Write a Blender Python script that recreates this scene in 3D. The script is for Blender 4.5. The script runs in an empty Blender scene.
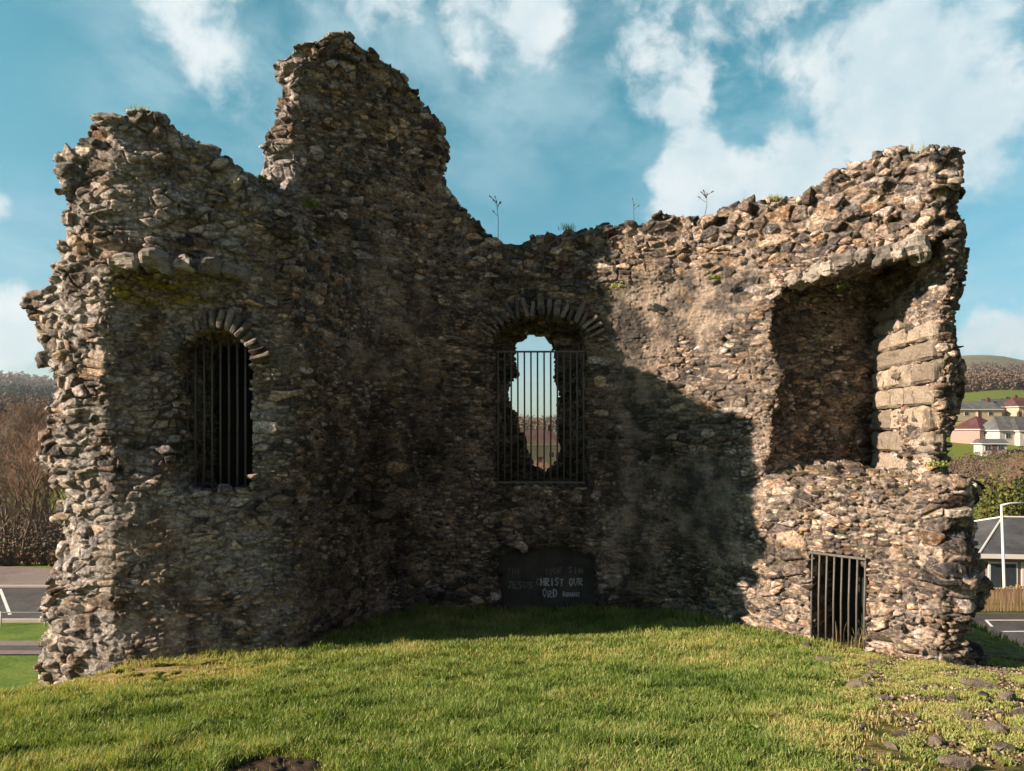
import bpy, bmesh, math, random
import numpy as np
from mathutils import Vector, Matrix

# ------------------------------------------------------------------ camera, sky, sun, exposure
S = bpy.context.scene
C = S.collection
F, HY, CX = 740.0, 430.0, 512.0           # focal length in pixels, eye line, centre column (eye is the world origin)
cd = bpy.data.cameras.new('camera'); cam = bpy.data.objects.new('camera', cd); C.objects.link(cam)
cd.sensor_width = 36.0; cd.lens = F / 1024 * 36; cd.shift_y = (HY - 385.5) / 1024
cd.clip_start = 0.05; cd.clip_end = 20000
cam.rotation_euler = (math.pi / 2, 0, 0); S.camera = cam

SUN_AZ, SUN_EL = math.radians(15.6), math.radians(24.3)
travel = Vector((math.cos(SUN_EL) * math.cos(SUN_AZ), math.cos(SUN_EL) * math.sin(SUN_AZ), -math.sin(SUN_EL)))
ld = bpy.data.lights.new('sun', 'SUN'); sun = bpy.data.objects.new('sun', ld); C.objects.link(sun)
ld.energy = 5.0; ld.angle = math.radians(0.55); ld.color = (1.0, 0.765, 0.57)
sun.rotation_euler = travel.to_track_quat('-Z', 'Y').to_euler()
S.view_settings.view_transform = 'Standard'; S.view_settings.look = 'None'
S.view_settings.exposure = 1.38; S.view_settings.gamma = 1.0; S.view_settings.use_curve_mapping = False

class NT:
    """small helper round a node tree"""
    def __init__(s, nt): s.nt = nt; s.n = nt.nodes; s.n.clear()
    def new(s, t, **kw):
        k = s.n.new(t)
        for a, v in kw.items():
            if a.startswith('i_'):
                key = a[2:]
                key = int(key) if key.isdigit() else key.replace('_', ' ')
                s.put(v, k.inputs[key])
            else: setattr(k, a, v)
        return k
    def put(s, v, sock):
        if isinstance(v, bpy.types.NodeSocket): s.nt.links.new(v, sock)
        elif isinstance(v, bpy.types.Node): s.nt.links.new(v.outputs[0], sock)
        else:
            if sock.type == 'RGBA' and len(v) == 3: v = (*v, 1)
            sock.default_value = v
    def math(s, op, a, b=0.0, c=0.0, clamp=False):
        k = s.n.new('ShaderNodeMath'); k.operation = op; k.use_clamp = clamp
        for i, v in enumerate((a, b, c)): s.put(v, k.inputs[i])
        return k.outputs[0]
    def vmath(s, op, a, b=(0, 0, 0), out=0):
        k = s.n.new('ShaderNodeVectorMath'); k.operation = op
        s.put(a, k.inputs[0]); s.put(b, k.inputs[1])
        return k.outputs[out]
    def scale(s, a, f):
        k = s.n.new('ShaderNodeVectorMath'); k.operation = 'SCALE'; s.put(a, k.inputs[0]); s.put(f, k.inputs[3]); return k.outputs[0]
    def mix(s, f, a, b, blend='MIX'):
        k = s.n.new('ShaderNodeMix'); k.data_type = 'RGBA'; k.blend_type = blend
        s.put(f, k.inputs[0]); s.put(a, k.inputs[6]); s.put(b, k.inputs[7]); return k.outputs[2]
    def noise(s, vec, scale, detail=4.0, rough=0.55, dist=0.0, col=False):
        k = s.n.new('ShaderNodeTexNoise'); s.put(vec, k.inputs['Vector'])
        k.inputs['Scale'].default_value = scale; k.inputs['Detail'].default_value = detail
        k.inputs['Roughness'].default_value = rough; k.inputs['Distortion'].default_value = dist
        return k.outputs[1 if col else 0]
    def ramp(s, f, stops, interp='LINEAR'):
        k = s.n.new('ShaderNodeValToRGB'); k.color_ramp.interpolation = interp
        e = k.color_ramp.elements
        while len(e) < len(stops): e.new(0.5)
        for el, (p, c) in zip(e, stops):
            el.position = p; el.color = (*c, 1) if isinstance(c, tuple) else (c, c, c, 1)
        s.put(f, k.inputs[0]); return k.outputs[0]
    def remap(s, f, a, b, c=0.0, d=1.0, smooth=True):
        k = s.n.new('ShaderNodeMapRange'); k.interpolation_type = 'SMOOTHSTEP' if smooth else 'LINEAR'
        for i, v in enumerate((f, a, b, c, d)): s.put(v, k.inputs[i])
        return k.outputs[0]

world = bpy.data.worlds.new('World'); S.world = world; world.use_nodes = True
w = NT(world.node_tree)
SKY_STRENGTH = 0.07
sky = w.new('ShaderNodeTexSky', sky_type='NISHITA', sun_disc=False, sun_elevation=SUN_EL,
            sun_rotation=math.atan2(-travel.x, -travel.y), air_density=1.0, dust_density=0.6, ozone_density=1.6)
d = w.vmath('NORMALIZE', w.new('ShaderNodeTexCoord').outputs['Generated'])
def sky_dir(px, py): return tuple(Vector(((px - CX) / F, 1, (HY - py) / F)).normalized())
# teal grade of the clear sky
elev = w.new('ShaderNodeSeparateXYZ', i_0=d).outputs[2]
tint = w.mix(1.0, sky.outputs[0], w.mix(w.remap(elev, 0.0, 0.45), (0.50, 0.66, 0.72), (0.26, 0.90, 0.76)), 'MULTIPLY')
# clouds: a plane-projected noise (cirrus streaks) and rounder cumulus, held to the parts of the sky that carry them
sep = w.new('ShaderNodeSeparateXYZ', i_0=d)
zz = w.math('MAXIMUM', sep.outputs[2], 0.0)
plane = w.scale(d, w.math('DIVIDE', 1.0, w.math('ADD', zz, 0.16)))
warp = w.vmath('ADD', plane, w.scale(w.vmath('SUBTRACT', w.noise(plane, 2.2, 3, col=True), (0.5, 0.5, 0.5)), 0.22))
n_wisp = w.noise(w.vmath('MULTIPLY', warp, (1.6, 1.1, 1.0)), 1.7, 9, 0.6)
n_cum = w.noise(w.vmath('ADD', d, w.scale(w.vmath('SUBTRACT', w.noise(d, 9, 3, col=True), (0.5, 0.5, 0.5)), 0.06)), 7.5, 11, 0.6)
def blob(px, py, r):
    dist = w.vmath('DISTANCE', w.vmath('MULTIPLY', d, (1, 1, 1)), sky_dir(px, py), out=1)
    return w.remap(dist, r, 0.0)
def total(parts):
    t = parts[0]
    for p in parts[1:]: t = w.math('MAXIMUM', t, p)
    return t
def wt(px, py, r, k): return w.math('MULTIPLY', blob(px, py, r), k)
m_wisp = total([wt(190, 50, .20, .8), wt(330, 60, .30, .95), wt(480, 20, .30, 1.0), wt(620, 60, .25, .75), wt(760, 40, .36, 1.0), wt(880, 60, .3, 1.0), wt(960, 40, .3, .9),
                wt(1100, 300, .28, .75), wt(940, 330, .22, .6), wt(40, 250, .12, .5), wt(300, -200, .5, .7), wt(900, -200, .5, .8)])
m_cum = total([wt(700, 185, .14, 1.0), wt(800, 180, .17, .95), wt(900, 150, .17, .92), wt(985, 130, .15, .88), wt(1000, 320, .11, .55), wt(1010, 350, .14, .85), wt(-4, 205, .05, .9), wt(-10, 335, .12, .95), wt(-300, 300, .3, .8), wt(1300, 250, .35, .8), wt(540, 345, .10, .45), wt(160, 5, .13, .66), wt(205, 60, .13, .64), wt(250, 110, .08, .55), wt(380, 10, .16, .64), wt(470, 45, .15, .62), wt(540, 10, .15, .66), wt(640, 45, .18, .62), wt(760, 20, .22, .70), wt(860, 70, .24, .80), wt(930, 20, .24, .74), wt(1010, 90, .14, .74), wt(690, 100, .12, .58), wt(985, 250, .08, .45)])
c_w = w.math('MULTIPLY', w.remap(n_wisp, 0.37, 0.68), m_wisp)
c_c = w.remap(w.math('ADD', w.math('ADD', 0.5, w.math('MULTIPLY', w.math('SUBTRACT', n_cum, 0.5), 1.7)), w.math('MULTIPLY', w.math('SUBTRACT', m_cum, 0.5), 0.85)), 0.46, 0.75)
c_c = w.math('MULTIPLY', c_c, w.remap(m_cum, 0.0, 0.25))
shade = w.remap(w.noise(w.vmath('ADD', d, (0.02, 0, 0.03)), 11, 6, 0.55), 0.3, 0.7)
cum_col = w.mix(shade, (3.4, 4.3, 4.7), (5.0, 5.3, 5.4))
wisp_col = (2.9, 4.1, 4.6)
col = w.mix(w.math('MULTIPLY', c_w, 0.85), tint, wisp_col)
col = w.mix(w.math('MULTIPLY', c_c, 0.92), col, cum_col)
# unseen bank of cloud added behind the viewer to dim and neutralise the shade
bank = w.math('MULTIPLY', w.remap(w.new('ShaderNodeSeparateXYZ', i_0=d).outputs[1], 0.12, -0.22), w.remap(w.vmath('DISTANCE', d, tuple(-travel), out=1), 0.25, 0.7))
col = w.mix(w.math('MULTIPLY', bank, 0.96), col, w.scale((0.80, 0.95, 1.36), w.remap(n_cum, 0.3, 0.7, 0.5, 1.2)))
bg = w.new('ShaderNodeBackground', i_Color=col, i_Strength=SKY_STRENGTH)
w.new('ShaderNodeOutputWorld', i_Surface=bg.outputs[0])

# ------------------------------------------------------------------ helpers
def P(px, py, D): return Vector(((px - CX) / F * D, D, (HY - py) / F * D))
def mesh_np(name, v, faces_list, mat=None, smooth=False):
    """mesh from numpy: v (n,3); faces_list: list of (m,k) index arrays"""
    me = bpy.data.meshes.new(name)
    v = np.asarray(v, np.float32)
    me.vertices.add(len(v)); me.vertices.foreach_set('co', v.ravel())
    faces_list = [np.asarray(f, np.int32) for f in faces_list if len(f)]
    nl = sum(f.size for f in faces_list); nf = sum(len(f) for f in faces_list)
    me.loops.add(nl); me.polygons.add(nf)
    me.loops.foreach_set('vertex_index', np.concatenate([f.ravel() for f in faces_list]))
    tot = np.concatenate([np.full(len(f), f.shape[1], np.int32) for f in faces_list])
    st = np.concatenate([[0], np.cumsum(tot)[:-1]]).astype(np.int32)
    me.polygons.foreach_set('loop_start', st)
    if smooth: me.polygons.foreach_set('use_smooth', np.ones(nf, bool))
    me.update(calc_edges=True)
    if mat: me.materials.append(mat)
    return me
def link(name, me, parent=None):
    o = bpy.data.objects.new(name, me); C.objects.link(o)
    if parent is not None: o.parent = parent
    return o
def tag(o, label=None, cat=None, group=None, kind=None):
    for k, v in (('label', label), ('category', cat), ('group', group), ('kind', kind)):
        if v: o[k] = v
    return o
def empty(name, loc=(0, 0, 0), rz=0.0):
    o = bpy.data.objects.new(name, None); C.objects.link(o); o.location = loc; o.rotation_euler = (0, 0, rz); o.empty_display_size = 0.1
    return o
def copy_tree(o, parent=None):
    c = o.copy(); C.objects.link(c); c.parent = parent
    for ch in list(o.children): copy_tree(ch, c)
    return c
class MB:
    """collects primitive shapes into one mesh"""
    def __init__(s): s.bm = bmesh.new()
    def box(s, lo, hi, rot=None, bevel=0.0):
        r = bmesh.ops.create_cube(s.bm, size=1.0)['verts']
        lo, hi = Vector(lo), Vector(hi); c = (lo + hi) / 2; sz = hi - lo
        for v in r:
            p = Vector((v.co.x * sz.x, v.co.y * sz.y, v.co.z * sz.z))
            v.co = (rot @ p if rot else p) + c
        if bevel:
            es = list({e for v in r for e in v.link_edges})
            bmesh.ops.bevel(s.bm, geom=es, offset=bevel, segments=1, affect='EDGES')
        return s
    def tube(s, pts, rad, n=6, cap=True):
        pts = [Vector(p) for p in pts]
        if not isinstance(rad, (list, tuple)): rad = [rad] * len(pts)
        rings = []; up = None
        for i, p in enumerate(pts):
            t = (pts[min(i + 1, len(pts) - 1)] - pts[max(i - 1, 0)]).normalized()
            a = t.orthogonal().normalized() if up is None else (up - t * up.dot(t)).normalized()
            up = a; b = t.cross(a)
            rings.append([s.bm.verts.new(p + (a * math.cos(2 * math.pi * k / n) + b * math.sin(2 * math.pi * k / n)) * rad[i]) for k in range(n)])
        for r0, r1 in zip(rings, rings[1:]):
            for k in range(n): s.bm.faces.new((r0[k], r0[(k + 1) % n], r1[(k + 1) % n], r1[k]))
        if cap and n > 2:
            s.bm.faces.new(rings[0][::-1]); s.bm.faces.new(rings[-1])
        return s
    def poly(s, pts): s.bm.faces.new([s.bm.verts.new(Vector(p)) for p in pts]); return s
    def prism(s, pts, off):
        off = Vector(off); a = [s.bm.verts.new(Vector(p)) for p in pts]; b = [s.bm.verts.new(Vector(p) + off) for p in pts]
        n = len(a); s.bm.faces.new(a[::-1]); s.bm.faces.new(b)
        for k in range(n): s.bm.faces.new((a[k], a[(k + 1) % n], b[(k + 1) % n], b[k]))
        return s
    def build(s, name, mat, parent=None, smooth=False):
        bmesh.ops.recalc_face_normals(s.bm, faces=s.bm.faces)
        me = bpy.data.meshes.new(name); s.bm.to_mesh(me); s.bm.free()
        if smooth: me.polygons.foreach_set('use_smooth', np.ones(len(me.polygons), bool))
        me.materials.append(mat)
        return link(name, me, parent)

def new_mat(name):
    m = bpy.data.materials.new(name); m.use_nodes = True
    return m, NT(m.node_tree)
def finish(t, base, rough=0.9, bump=None, strength=0.5, dist=0.02, spec=0.3, metal=0.0):
    p = t.new('ShaderNodeBsdfPrincipled')
    t.put(base, p.inputs['Base Color']); t.put(rough, p.inputs['Roughness']); t.put(metal, p.inputs['Metallic']); t.put(spec, p.inputs['Specular IOR Level'])
    if bump is not None:
        b = t.new('ShaderNodeBump'); t.put(bump, b.inputs['Height']); b.inputs['Strength'].default_value = strength; b.inputs['Distance'].default_value = dist
        t.put(b, p.inputs['Normal'])
    t.new('ShaderNodeOutputMaterial', i_Surface=p.outputs[0]); return p
def pos(t): return t.new('ShaderNodeNewGeometry').outputs['Position']
def objc(t): return t.new('ShaderNodeTexCoord').outputs['Object']
def plain(name, c, rough=0.8, var=0.25, scale=8.0, bump=0.3, metal=0.0, dist=0.01):
    m, t = new_mat(name); o = objc(t)
    n1 = t.noise(o, scale, 6, 0.6); n2 = t.noise(o, scale * 9, 4, 0.6)
    k = t.math('ADD', t.math('MULTIPLY', n1, 0.6), t.math('MULTIPLY', n2, 0.4))
    f = t.remap(k, 0.3, 0.7, 1 - var, 1 + var, False)
    base = t.scale(c, f)
    finish(t, base, rough, n2, bump, dist, metal=metal)
    return m

# numpy noise ---------------------------------------------------------------
def hash3(ix, iy, iz, k):
    h = (ix.astype(np.uint32) * np.uint32(73856093)) ^ (iy.astype(np.uint32) * np.uint32(19349663)) ^ (iz.astype(np.uint32) * np.uint32(83492791)) ^ np.uint32((k * 2654435761) & 0xffffffff)
    h ^= h >> np.uint32(16); h *= np.uint32(0x7feb352d); h ^= h >> np.uint32(15); h *= np.uint32(0x846ca68b); h ^= h >> np.uint32(16)
    return (h >> np.uint32(8)).astype(np.float32) / np.float32(1 << 24)
def vnoise(p, freq, k=0):
    """value noise in [-1,1] at points p (n,3)"""
    q = p * np.asarray(freq, np.float32); i = np.floor(q).astype(np.int32); f = (q - i).astype(np.float32); f = f * f * (3 - 2 * f)
    out = 0
    for dx in (0, 1):
        wx = f[:, 0] if dx else 1 - f[:, 0]
        for dy in (0, 1):
            wy = f[:, 1] if dy else 1 - f[:, 1]
            for dz in (0, 1):
                wz = f[:, 2] if dz else 1 - f[:, 2]
                out = out + wx * wy * wz * hash3(i[:, 0] + dx, i[:, 1] + dy, i[:, 2] + dz, k)
    return out * 2 - 1
def fbm(p, freq, oct=3, k=0, gain=0.5):
    s = 0; a = 1.0; t = 0; f = np.asarray(freq, np.float32)
    for o in range(oct): s = s + a * vnoise(p, f, k + o * 17); t += a; a *= gain; f = f * 2.03
    return s / t
def smooth(x, a, b):
    t = np.clip((x - a) / (b - a), 0, 1); return t * t * (3 - 2 * t)
def poly_sd(px, py, poly):
    """signed distance (negative inside) to a closed polygon, any array shape"""
    d2 = np.full(px.shape, 1e9, np.float32); ins = np.zeros(px.shape, bool); n = len(poly)
    for i in range(n):
        (x0, y0), (x1, y1) = poly[i], poly[(i + 1) % n]
        ex, ey = x1 - x0, y1 - y0; wx, wy = px - x0, py - y0
        t = np.clip((wx * ex + wy * ey) / (ex * ex + ey * ey + 1e-12), 0, 1)
        d2 = np.minimum(d2, (wx - ex * t) ** 2 + (wy - ey * t) ** 2)
        c = ((y0 > py) != (y1 > py))
        if abs(ey) > 1e-9: ins ^= c & (px < ex * (py - y0) / ey + x0)
    d = np.sqrt(d2); return np.where(ins, -d, d).astype(np.float32)
# ------------------------------------------------------------------ ground heights (eye is z = 0)
PLAIN = -7.5
def ground_z(x, y):
    x = np.asarray(x, np.float64); y = np.asarray(y, np.float64)
    near = np.interp(y, [2.5, 3.5, 5.0, 6.6, 8.0, 12.0], [-1.52, -1.60, -1.81, -2.07, -2.22, -2.30])
    z = near
    # dips beside the ruin
    z = z - 0.50 * smooth(-x, 3.3, 4.6) * smooth(y, 5.2, 6.6) - 0.12 * smooth(-x, 2.5, 4.5) * smooth(y, 3.0, 5.5)
    z = z - 0.06 * smooth(x, 2.0, 4.2) - 0.12 * smooth(x, 3.6, 5.2)
    # mound falls away to the plain
    ex = np.where(x < 0, np.maximum(-x - 4.3, 0), np.maximum(x - 5.0, 0)); ey = np.maximum(y - 10.8, 0); eb = np.maximum(-6 - y, 0)
    r = np.sqrt(ex ** 2 + ey ** 2 + eb ** 2)
    k = smooth(r, 0.0, 9.5)
    z = z * (1 - k) + PLAIN * k
    # far country: valley floor, rising fields and hills
    D = np.sqrt(x * x + y * y) + 1e-6; a = np.degrees(np.arctan2(x, y))
    rise = np.interp(D, [0, 120, 165, 230, 450, 800, 1300, 1700, 2600, 4200], [0, 0, 0.6, 10.5, 27, 52, 92, 138, 150, 110])
    am = np.interp(a, [-180, -90, -50, -38, -33, -25, -5, 3, 20, 28, 31, 35, 50, 90, 180], [.8, .8, .75, .72, .70, .6, .28, .25, .6, 1.06, 1.05, .93, .95, .8, .8])
    wob = 1 + 0.10 * np.sin(a * 0.37 + D * 0.0011) + 0.015 * np.sin(a * 1.3 + 2 + D * 0.0004)
    return z + rise * am * wob

# ------------------------------------------------------------------ the ruin: a solid carved on a grid, then faced with stones
H = 0.023
X0, X1, Y0, Y1, Z0, Z1 = -5.3, 5.6, 6.15, 10.9, -3.0, 5.1
xs = np.arange(X0, X1, H, dtype=np.float32); ys = np.arange(Y0, Y1, H, dtype=np.float32); zs = np.arange(Z0, Z1, H, dtype=np.float32)
NX, NY, NZ = len(xs), len(ys), len(zs)
def outline(pts, dpx, dD, zpx=None, zD=None):
    """photo outline -> real X,Z outline of the wall piece, each column at the wall's own distance"""
    return [((px - CX) / F * float(np.interp(px, dpx, dD)), (HY - py) / F * float(np.interp(px, zpx or dpx, zD or dD))) for px, py in pts]
PIECES = {
 'left': dict(sil=outline([(30, 720), (28, 650), (44, 628), (32, 605), (44, 565), (28, 525), (46, 492), (32, 462), (44, 425), (34, 378), (26, 362), (22, 302), (46, 285), (62, 240), (76, 205), (64, 180), (72, 152), (92, 127), (114, 113), (150, 107), (185, 122), (215, 146), (248, 178), (275, 203), (310, 236), (345, 290), (372, 320), (372, 720)], [40, 305], [6.8, 7.15]),
              plan=[(-4.85, 7.5), (-4.52, 6.98), (-4.05, 6.72), (-3.6, 6.62), (-3.2, 6.72), (-2.75, 6.92), (-2.08, 7.12), (-1.95, 7.6), (-1.62, 8.6), (-1.5, 9.6), (-3.0, 9.4), (-3.5, 8.4), (-5.0, 8.2)]),
 'peak': dict(sil=outline([(240, 720), (252, 250), (255, 190), (262, 165), (268, 130), (274, 112), (268, 98), (275, 80), (270, 66), (276, 58), (292, 46), (318, 34), (345, 35), (372, 48), (400, 72), (425, 94), (440, 116), (441, 134), (434, 150), (437, 166), (455, 188), (470, 210), (486, 222), (490, 236), (560, 300), (560, 720)], [255, 330, 415, 490], [8.25, 8.3, 9.0, 9.2]),
              plan=[(-2.86, 8.24), (-2.42, 8.14), (-1.9, 8.38), (-1.4, 8.85), (-1.0, 9.16), (0.1, 9.2), (0.1, 10.45), (-2.9, 10.4), (-3.05, 9.0)]),
 'back': dict(sil=outline([(330, 720), (330, 230), (470, 222), (492, 232), (500, 236), (520, 238), (552, 236), (563, 234), (568, 226), (585, 225), (600, 221), (632, 212), (660, 211), (700, 210), (730, 205), (760, 200), (800, 189), (850, 170), (850, 720)], [330, 590, 760, 850], [9.2, 9.2, 8.5, 8.5]),
              plan=[(-1.6, 9.12), (0.2, 9.22), (1.0, 9.2), (1.6, 9.06), (2.2, 8.82), (2.8, 8.38), (3.7, 9.4), (3.2, 10.3), (1.4, 10.5), (-1.6, 10.5)]),
 'right': dict(sil=outline([(640, 720), (640, 215), (700, 213), (740, 204), (760, 200), (800, 190), (850, 168), (890, 153), (905, 150), (925, 148), (938, 153), (946, 166), (949, 184), (949, 205), (943, 232), (945, 262), (941, 300), (945, 330), (948, 352), (942, 380), (945, 405), (938, 440), (932, 460), (932, 720)], [740, 850, 918, 930], [8.5, 7.7, 7.4, 8.35], [740, 850, 918, 960], [8.5, 7.7, 7.35, 7.6]),
              plan=[(2.0, 8.92), (2.82, 8.34), (3.45, 7.75), (4.10, 7.16), (4.32, 7.2), (4.98, 8.25), (5.1, 9.6), (3.4, 10.4), (2.3, 10.2)]),
 'sill': dict(sil=outline([(640, 720), (640, 500), (700, 494), (760, 486), (850, 484), (900, 476), (940, 474), (980, 474), (998, 480), (992, 494), (976, 507), (982, 530), (968, 545), (984, 562), (986, 585), (974, 598), (956, 612), (962, 640), (986, 662), (990, 720)], [700, 850, 935, 960, 1000], [8.7, 7.6, 6.95, 7.3, 7.6]),
              plan=[(1.9, 8.95), (2.72, 8.34), (3.25, 7.68), (3.7, 7.22), (4.02, 6.9), (4.28, 6.9), (4.9, 7.5), (5.05, 8.3), (4.6, 9.4), (3.2, 10.2), (2.2, 10.0)]),
}
def carve_ops(XX, YY, ZZ, NZ_):
    """list of signed distances of the openings at given points (negative inside the hole)"""
    ops = []
    # central window: wide splayed opening with a segmental head, then a ragged hole through to the sky
    cx, hw = 0.36, 0.575 + 0.0 * XX
    head = 1.13 + 0.30 * np.sqrt(np.clip(1 - ((XX - cx) / 0.66) ** 2, 0, 1))
    ops.append(np.maximum.reduce([np.abs(XX - cx) - hw, ZZ - head, -0.70 - ZZ, YY - 9.98]))
    hole = [((a - CX) / F * 10.2, (HY - b) / F * 10.2) for a, b in [(515, 350), (517, 340), (525, 336), (530, 331), (538, 334), (546, 333), (552, 341), (557, 352), (556, 375), (561, 395), (558, 420), (563, 450), (556, 466), (545, 474), (530, 466), (523, 442), (512, 414), (505, 398), (508, 382), (517, 374), (513, 360)]]
    ops.append(np.maximum(poly_sd(XX, ZZ, hole), 9.7 - YY))
    # shallow recess round the left window
    fy = np.interp(XX + 1.5 * NZ_, [-3.85, -3.35, -2.3, -2.0], [6.56, 6.86, 7.06, 7.0]) - 0.16 * smooth(-ZZ, -.05, .55)
    top = 1.30 + 0.10 * np.sin(XX * 5)
    ops.append(np.maximum.reduce([-3.9 - XX, XX + 2.18, YY - fy, ZZ - top + .8 * NZ_, -0.62 - ZZ]))
    # left window
    head = 0.60 + 0.32 * np.sqrt(np.clip(1 - ((XX + 2.80) / 0.36) ** 2, 0, 1))
    ops.append(np.maximum.reduce([np.abs(XX + 2.80) - 0.325, ZZ - head, -0.59 - ZZ, YY - 7.95]))
    # big recess in the right wall
    rec = [(2.90, 7.9), (3.95, 6.7), (4.09, 7.05), (4.34, 8.84), (2.97, 8.44)]
    top = 1.62 + 0.17 * (XX - 3.0) - 0.55 * np.clip((3.12 - XX) / 0.3, 0, 1) ** 2
    zb = -0.36 - 0.22 * np.clip((8.5 - YY) / 1.3, 0, 1) + 1.6 * NZ_
    ops.append(np.maximum.reduce([poly_sd(XX, YY, rec) + 1.3 * NZ_, ZZ - top + .5 * NZ_, zb - ZZ]))
    # low gateway in the right wall
    g0, g1 = Vector((3.155, 7.80)), Vector((3.535, 7.40)); t = (g1 - g0).normalized(); n = Vector((-t.y, t.x))
    if n.y < 0: n = -n
    u = (XX - g0.x) * t.x + (YY - g0.y) * t.y; v = (XX - g0.x) * n.x + (YY - g0.y) * n.y
    head = -1.29 - 0.12 * smooth(np.abs(u - 0.22), 0.18, 0.32)
    ops.append(np.maximum.reduce([-u, u - (g1 - g0).length, np.abs(v) - 0.75, ZZ - head]))
    # blocked doorway in the back wall
    head = -1.68 + 0.20 * np.sqrt(np.clip(1 - ((XX - 0.44) / 0.66) ** 2, 0, 1))
    ops.append(np.maximum.reduce([np.abs(XX - 0.44) - 0.61, YY - 9.50, ZZ - head]))
    return ops

def carve_grid():
    gx, gy = np.meshgrid(xs, ys, indexing='ij')
    gxz, gz = np.meshgrid(xs, zs, indexing='ij')
    sd = np.full((NX, NY, NZ), 9.0, np.float32)
    for pc in PIECES.values():
        a = poly_sd(gx, gy, pc['plan']); b = poly_sd(gxz, gz, pc['sil'])
        sd = np.minimum(sd, np.maximum(a[:, :, None], b[:, None, :]))
    # lumpy masonry: broad swelling and broken bites (interpolated random lattices)
    rng = np.random.default_rng(7)
    def lattice(cell, k):
        dims = [int(math.ceil((b - a) / c)) + 3 for (a, b), c in zip(((X0, X1), (Y0, Y1), (Z0, Z1)), cell)]
        g = np.random.default_rng(k).uniform(-1, 1, dims).astype(np.float32)
        ms = []
        for ax, c, n in ((xs, cell[0], dims[0]), (ys, cell[1], dims[1]), (zs, cell[2], dims[2])):
            q = (ax - ax[0]) / c; i = np.floor(q).astype(int); f = q - i; f = f * f * (3 - 2 * f)
            m = np.zeros((len(ax), n), np.float32); m[np.arange(len(ax)), i] = 1 - f; m[np.arange(len(ax)), i + 1] += f; ms.append(m)
        g = np.tensordot(ms[0], g, (1, 0)); g = np.einsum('ab,xbz->xaz', ms[1], g, optimize=True); return np.einsum('ab,xyb->xya', ms[2], g, optimize=True)
    nz = 0.075 * lattice((.9, .9, .7), 1) + 0.05 * lattice((.38, .38, .26), 2) + 0.022 * lattice((.17, .17, .11), 3)
    # broken edges (tops and ends) are rougher
    edge = np.full((NX, NZ), 9.0, np.float32)
    for pc in PIECES.values(): edge = np.minimum(edge, poly_sd(gxz, gz, pc['sil']))
    rough = smooth(edge, -0.7, -0.05)
    sd = sd + 0.03 + nz * (0.55 + 0.75 * rough[:, None, :])
    for x in range(0, NX, 60):
        sl = slice(x, min(x + 60, NX))
        XX, YY, ZZ = np.meshgrid(xs[sl], ys, zs, indexing='ij')
        wob = nz[sl] * 0.35
        for op in carve_ops(XX, YY, ZZ, nz[sl]): sd[sl] = np.maximum(sd[sl], -(op + wob))
    return sd, edge
def surface_nets(sd):
    ins = sd < 0
    cnt = np.zeros((NX - 1, NY - 1, NZ - 1), np.int8)
    for a in (0, 1):
        for b in (0, 1):
            for c in (0, 1): cnt += ins[a:NX - 1 + a, b:NY - 1 + b, c:NZ - 1 + c]
    act = (cnt > 0) & (cnt < 8)
    idx = np.argwhere(act); ID = np.full(act.shape, -1, np.int32); ID[act] = np.arange(len(idx))
    val = {}
    for a in (0, 1):
        for b in (0, 1):
            for c in (0, 1): val[a, b, c] = sd[idx[:, 0] + a, idx[:, 1] + b, idx[:, 2] + c]
    acc = np.zeros((len(idx), 3), np.float32); num = np.zeros(len(idx), np.float32)
    cs = list(val)
    for p in cs:
        for ax in range(3):
            if p[ax]: continue
            q = tuple(1 if i == ax else p[i] for i in range(3))
            a, b = val[p], val[q]; cr = (a < 0) != (b < 0)
            t = np.where(cr, a / np.where(cr, a - b, 1), 0)
            for i in range(3):
                acc[:, i] += np.where(cr, (t if i == ax else p[i]), 0)
            num += cr
    v = (idx + acc / num[:, None]) * H + np.array([X0, Y0, Z0])
    quads = []
    for ax in range(3):
        sl0 = [slice(1, -1)] * 3; sl0[ax] = slice(0, -1); sl1 = list(sl0); sl1[ax] = slice(1, None)
        a, b = ins[tuple(sl0)], ins[tuple(sl1)]
        e = np.argwhere(a != b); flip = a[a != b]
        base = e.copy()
        for i in range(3):
            if i != ax: base[:, i] += 1
        o1, o2 = [(1, 2), (2, 0), (0, 1)][ax]
        def cell(d1, d2):
            q = base.copy(); q[:, o1] -= d1; q[:, o2] -= d2; return ID[q[:, 0], q[:, 1], q[:, 2]]
        qd = np.stack([cell(1, 1), cell(0, 1), cell(0, 0), cell(1, 0)], 1)
        qd[~flip] = qd[~flip][:, ::-1]; quads.append(qd)
    return v, np.concatenate(quads)

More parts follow.
